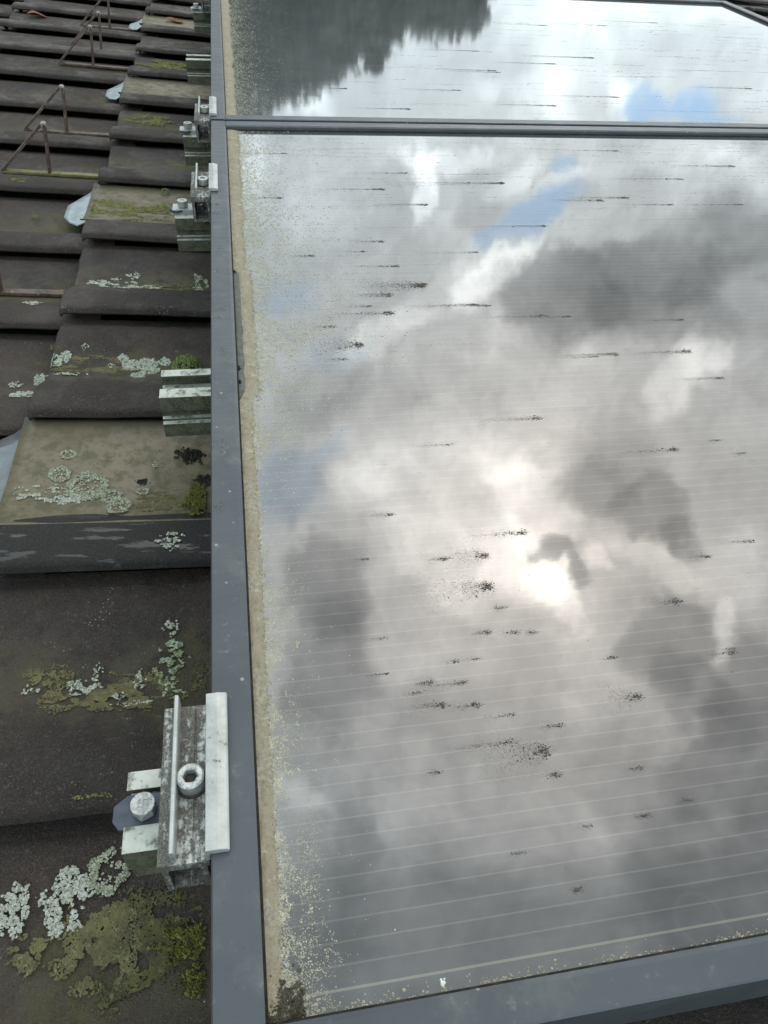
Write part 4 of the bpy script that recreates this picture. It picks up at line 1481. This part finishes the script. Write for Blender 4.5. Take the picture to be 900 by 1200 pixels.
GD = [
    (2.71, .0, 0, 'nearest snow guard, cut by the left edge of the view'),
    (3.90, .0, 1, 'snow guard with a mossy yellow base strap, lower of the near pair'),
    (4.50, .0, 0, 'snow guard with a bare pinkish base strap, just beyond the mossy one'),
    (5.80, .0, 0, 'fourth snow guard up, first of the far three'),
    (6.28, .0, 0, 'fifth snow guard, middle of the far three'),
    (6.92, .0, 0, 'farthest snow guard, cut by the top of the view')]
pg = make_guard(M['strap']); pm = make_guard(M['strap_mossy'])
usedg = {}
for (y_, xo, kind, l_) in GD:
    src = pm if kind else pg
    o = src if kind not in usedg else copy_tree(src); usedg[kind] = 1
    x = -1.112 * H + xo
    z = max(surf(x + .01, y_ * H), surf(x + .10, y_ * H), surf(x, y_ * H)) + .0015
    o.matrix_world = TR @ Matrix.Translation((x, y_ * H, z)) @ Matrix.Rotation(math.radians(3.2), 4, 'Y')
    tag(o, l_, 'snow guard', 'triangular snow guards on the tiles')

# ---------------------------------------------------------------- fallen leaves
def leaf(x, y, rz, label, seed, L_=.034):
    rng = random.Random(seed); mb = MB(); vs = []; n = 9
    for i in range(n + 1):
        t = i / n; w_ = L_ * .30 * math.sin(PI * t) ** .7
        for s in (-1, -.5, 0, .5, 1):
            vs.append((L_ * (t - .5), w_ * s, .004 + .006 * abs(s) * math.sin(PI * t) + .005 * math.sin(t * 4 + seed)))
    mb.add(vs, [(i * 5 + j, i * 5 + j + 1, (i + 1) * 5 + j + 1, (i + 1) * 5 + j) for i in range(n) for j in range(4)])
    o = mb.build('fallen_leaf', M['leaf'], None, smooth=True)
    o.matrix_world = TR @ Matrix.Translation((x, y, surf(x, y))) @ Matrix.Rotation(rz, 4, 'Z')
    tag(o, label, 'leaf', 'fallen leaves on the tiles')


leaf(-0.4884, 2.391, .3, 'curled orange leaf on the tiles at the top left', 1, .05)
leaf(-0.1392, 2.3753, -.2, 'orange leaf in the trough left of the farthest clamp', 2, .05)

# ---------------------------------------------------------------- ground, house body, trees beyond
def world_mesh(name, mb, mat, parent=None):
    o = mb.build(name, mat, parent)
    if parent is None: o.matrix_world = Matrix.Identity(4)
    return o


mb = MB()
G = 24; R_ = 1500
vs = [((i / G - .5) * 2 * R_, (j / G - .5) * 2 * R_, -0.0) for j in range(G + 1) for i in range(G + 1)]
mb.add(vs, [(j * (G + 1) + i, j * (G + 1) + i + 1, (j + 1) * (G + 1) + i + 1, (j + 1) * (G + 1) + i) for j in range(G) for i in range(G)])
tag(world_mesh('ground', mb, M['grass']), kind='structure')
mb = MB()
ex, rx_ = -3.0, 3.4
ez = 6.2 + ex * math.sin(PITCH) - .35; rz_ = 6.2 + rx_ * math.sin(PITCH) - .55
mb.prism([(ex * math.cos(PITCH) + .5, 0), (5.5, 0), (5.5, ez), (rx_ * math.cos(PITCH), rz_), (ex * math.cos(PITCH) + .5, ez + .1)], -1.0, 4.4, 'y')
o = world_mesh('house_wall', mb, M['wall'])
tag(o, 'plain rendered house body below the tiled roof', 'house', kind='structure')


def tree(x, y, h, r, seed, label, mat, conifer=False):
    rng = random.Random(seed)
    root = bpy.data.objects.new('tree', None); C.objects.link(root)
    root.location = (x, y, 0); tag(root, label, 'tree', 'trees mirrored in the far panel')
    mb = MB(); n = 8
    prev = [(math.cos(2 * PI * i / n), math.sin(2 * PI * i / n)) for i in range(n)]
    vs = []; lv = 6
    for k in range(lv + 1):
        t = k / lv; rad = .028 * h * (1 - .8 * t); z = t * h * .75
        ox, oy = .25 * noise.noise(Vector((t * 2, seed, 0))), .25 * noise.noise(Vector((t * 2, seed, 5)))
        vs += [(rad * a + ox, rad * b + oy, z) for a, b in prev]
    mb.add(vs, [(k * n + i, k * n + (i + 1) % n, (k + 1) * n + (i + 1) % n, (k + 1) * n + i) for k in range(lv) for i in range(n)])
    for q in range(7):
        a = rng.uniform(0, 2 * PI); z = h * rng.uniform(.3, .65); l = r * rng.uniform(.5, .8)
        p = Vector((0, 0, z)); e = p + Vector((math.cos(a) * l, math.sin(a) * l, l * .6))
        s = .008 * h
        mb.add([p + Vector((s, 0, 0)), p + Vector((-s / 2, s, 0)), p + Vector((-s / 2, -s, 0)), e], [(0, 1, 3), (1, 2, 3), (2, 0, 3)])
    mb.build('trunk', M['bark'], root)
    mb = MB()
    clumps = []
    if conifer:
        for k in range(60):
            t = rng.random(); rr_ = r * (1 - t) * .5 + .1
            a = rng.uniform(0, 6.28); clumps.append((rr_ * math.cos(a), rr_ * math.sin(a), h * (.25 + .75 * t), .35 * r * (1.1 - t)))
    else:
        for k in range(60):
            a = rng.uniform(0, 6.28); e = math.asin(rng.uniform(-1, 1)); q = rng.uniform(.45, 1)
            clumps.append((r * q * math.cos(a) * math.cos(e), r * q * math.sin(a) * math.cos(e), h - r * 1.05 + r * .95 * q * math.sin(e), r * rng.uniform(.22, .40)))
    for (cx, cy, cz, cr) in clumps:
        for _ in range(190 if not conifer else 90):
            v = Vector((rng.gauss(0, 1), rng.gauss(0, 1), rng.gauss(0, .8))); v = v.normalized() * cr * rng.uniform(.6, 1.05)
            p = Vector((cx, cy, cz)) + v; s = rng.uniform(.10, .22) * (h / 13)
            d1 = Vector((rng.gauss(0, 1), rng.gauss(0, 1), rng.gauss(0, 1))).normalized() * s
            d2 = Vector((rng.gauss(0, 1), rng.gauss(0, 1), rng.gauss(0, 1))).normalized() * s
            mb.add([p - d1, p + d2, p + d1, p - d2 * .6], [(0, 1, 2, 3)])
    mb.build('crown', mat, root)
    return root


TREES = [(-24, 29, 15.5, 3.6, 0, 'leftmost broad tree of the mirrored row'), (-18, 31, 14.6, 3.4, 1, 'dull green tree second in the mirrored row'), (-12.5, 30, 14.2, 3.2, 0, 'round tree third in the mirrored row'),
         (-8, 32, 14.4, 3.3, 1, 'dull tree fourth in the mirrored row'), (-4, 29, 13.8, 3.0, 0, 'tree fifth in the mirrored row, left of the pointed one'), (.3, 31, 14.4, 3.2, 1, 'dull tree just left of the pointed conifer'),
         (5.2, 30, 14.0, 3.0, 0, 'tree just right of the pointed conifer'), (9.6, 31, 14.9, 2.6, 1, 'last tree at the right end of the mirrored row'),
         (-21, 42, 17.0, 4.5, 0, 'leftmost tall tree of the rear row'), (-14, 44, 17.4, 4.6, 1, 'second tall tree of the rear row'), (-7, 42, 16.6, 4.4, 0, 'third tall tree of the rear row'),
         (-1, 45, 17.4, 4.4, 1, 'fourth tall tree of the rear row'), (5, 43, 17.0, 3.8, 0, 'last tall tree of the rear row')]
for i, (az, dist, hh, rad, k, l_) in enumerate(TREES):
    a = math.radians(az)
    tree(dist * math.sin(a), dist * math.cos(a), hh, rad, i + 1, l_, M['foliage'] if k == 0 else M['foliage2'])
tree(30 * math.sin(math.radians(2.9)), 30 * math.cos(math.radians(2.9)), 14.9, 1.6, 40, 'slender pointed conifer in the mirrored row', M['foliage'], True)
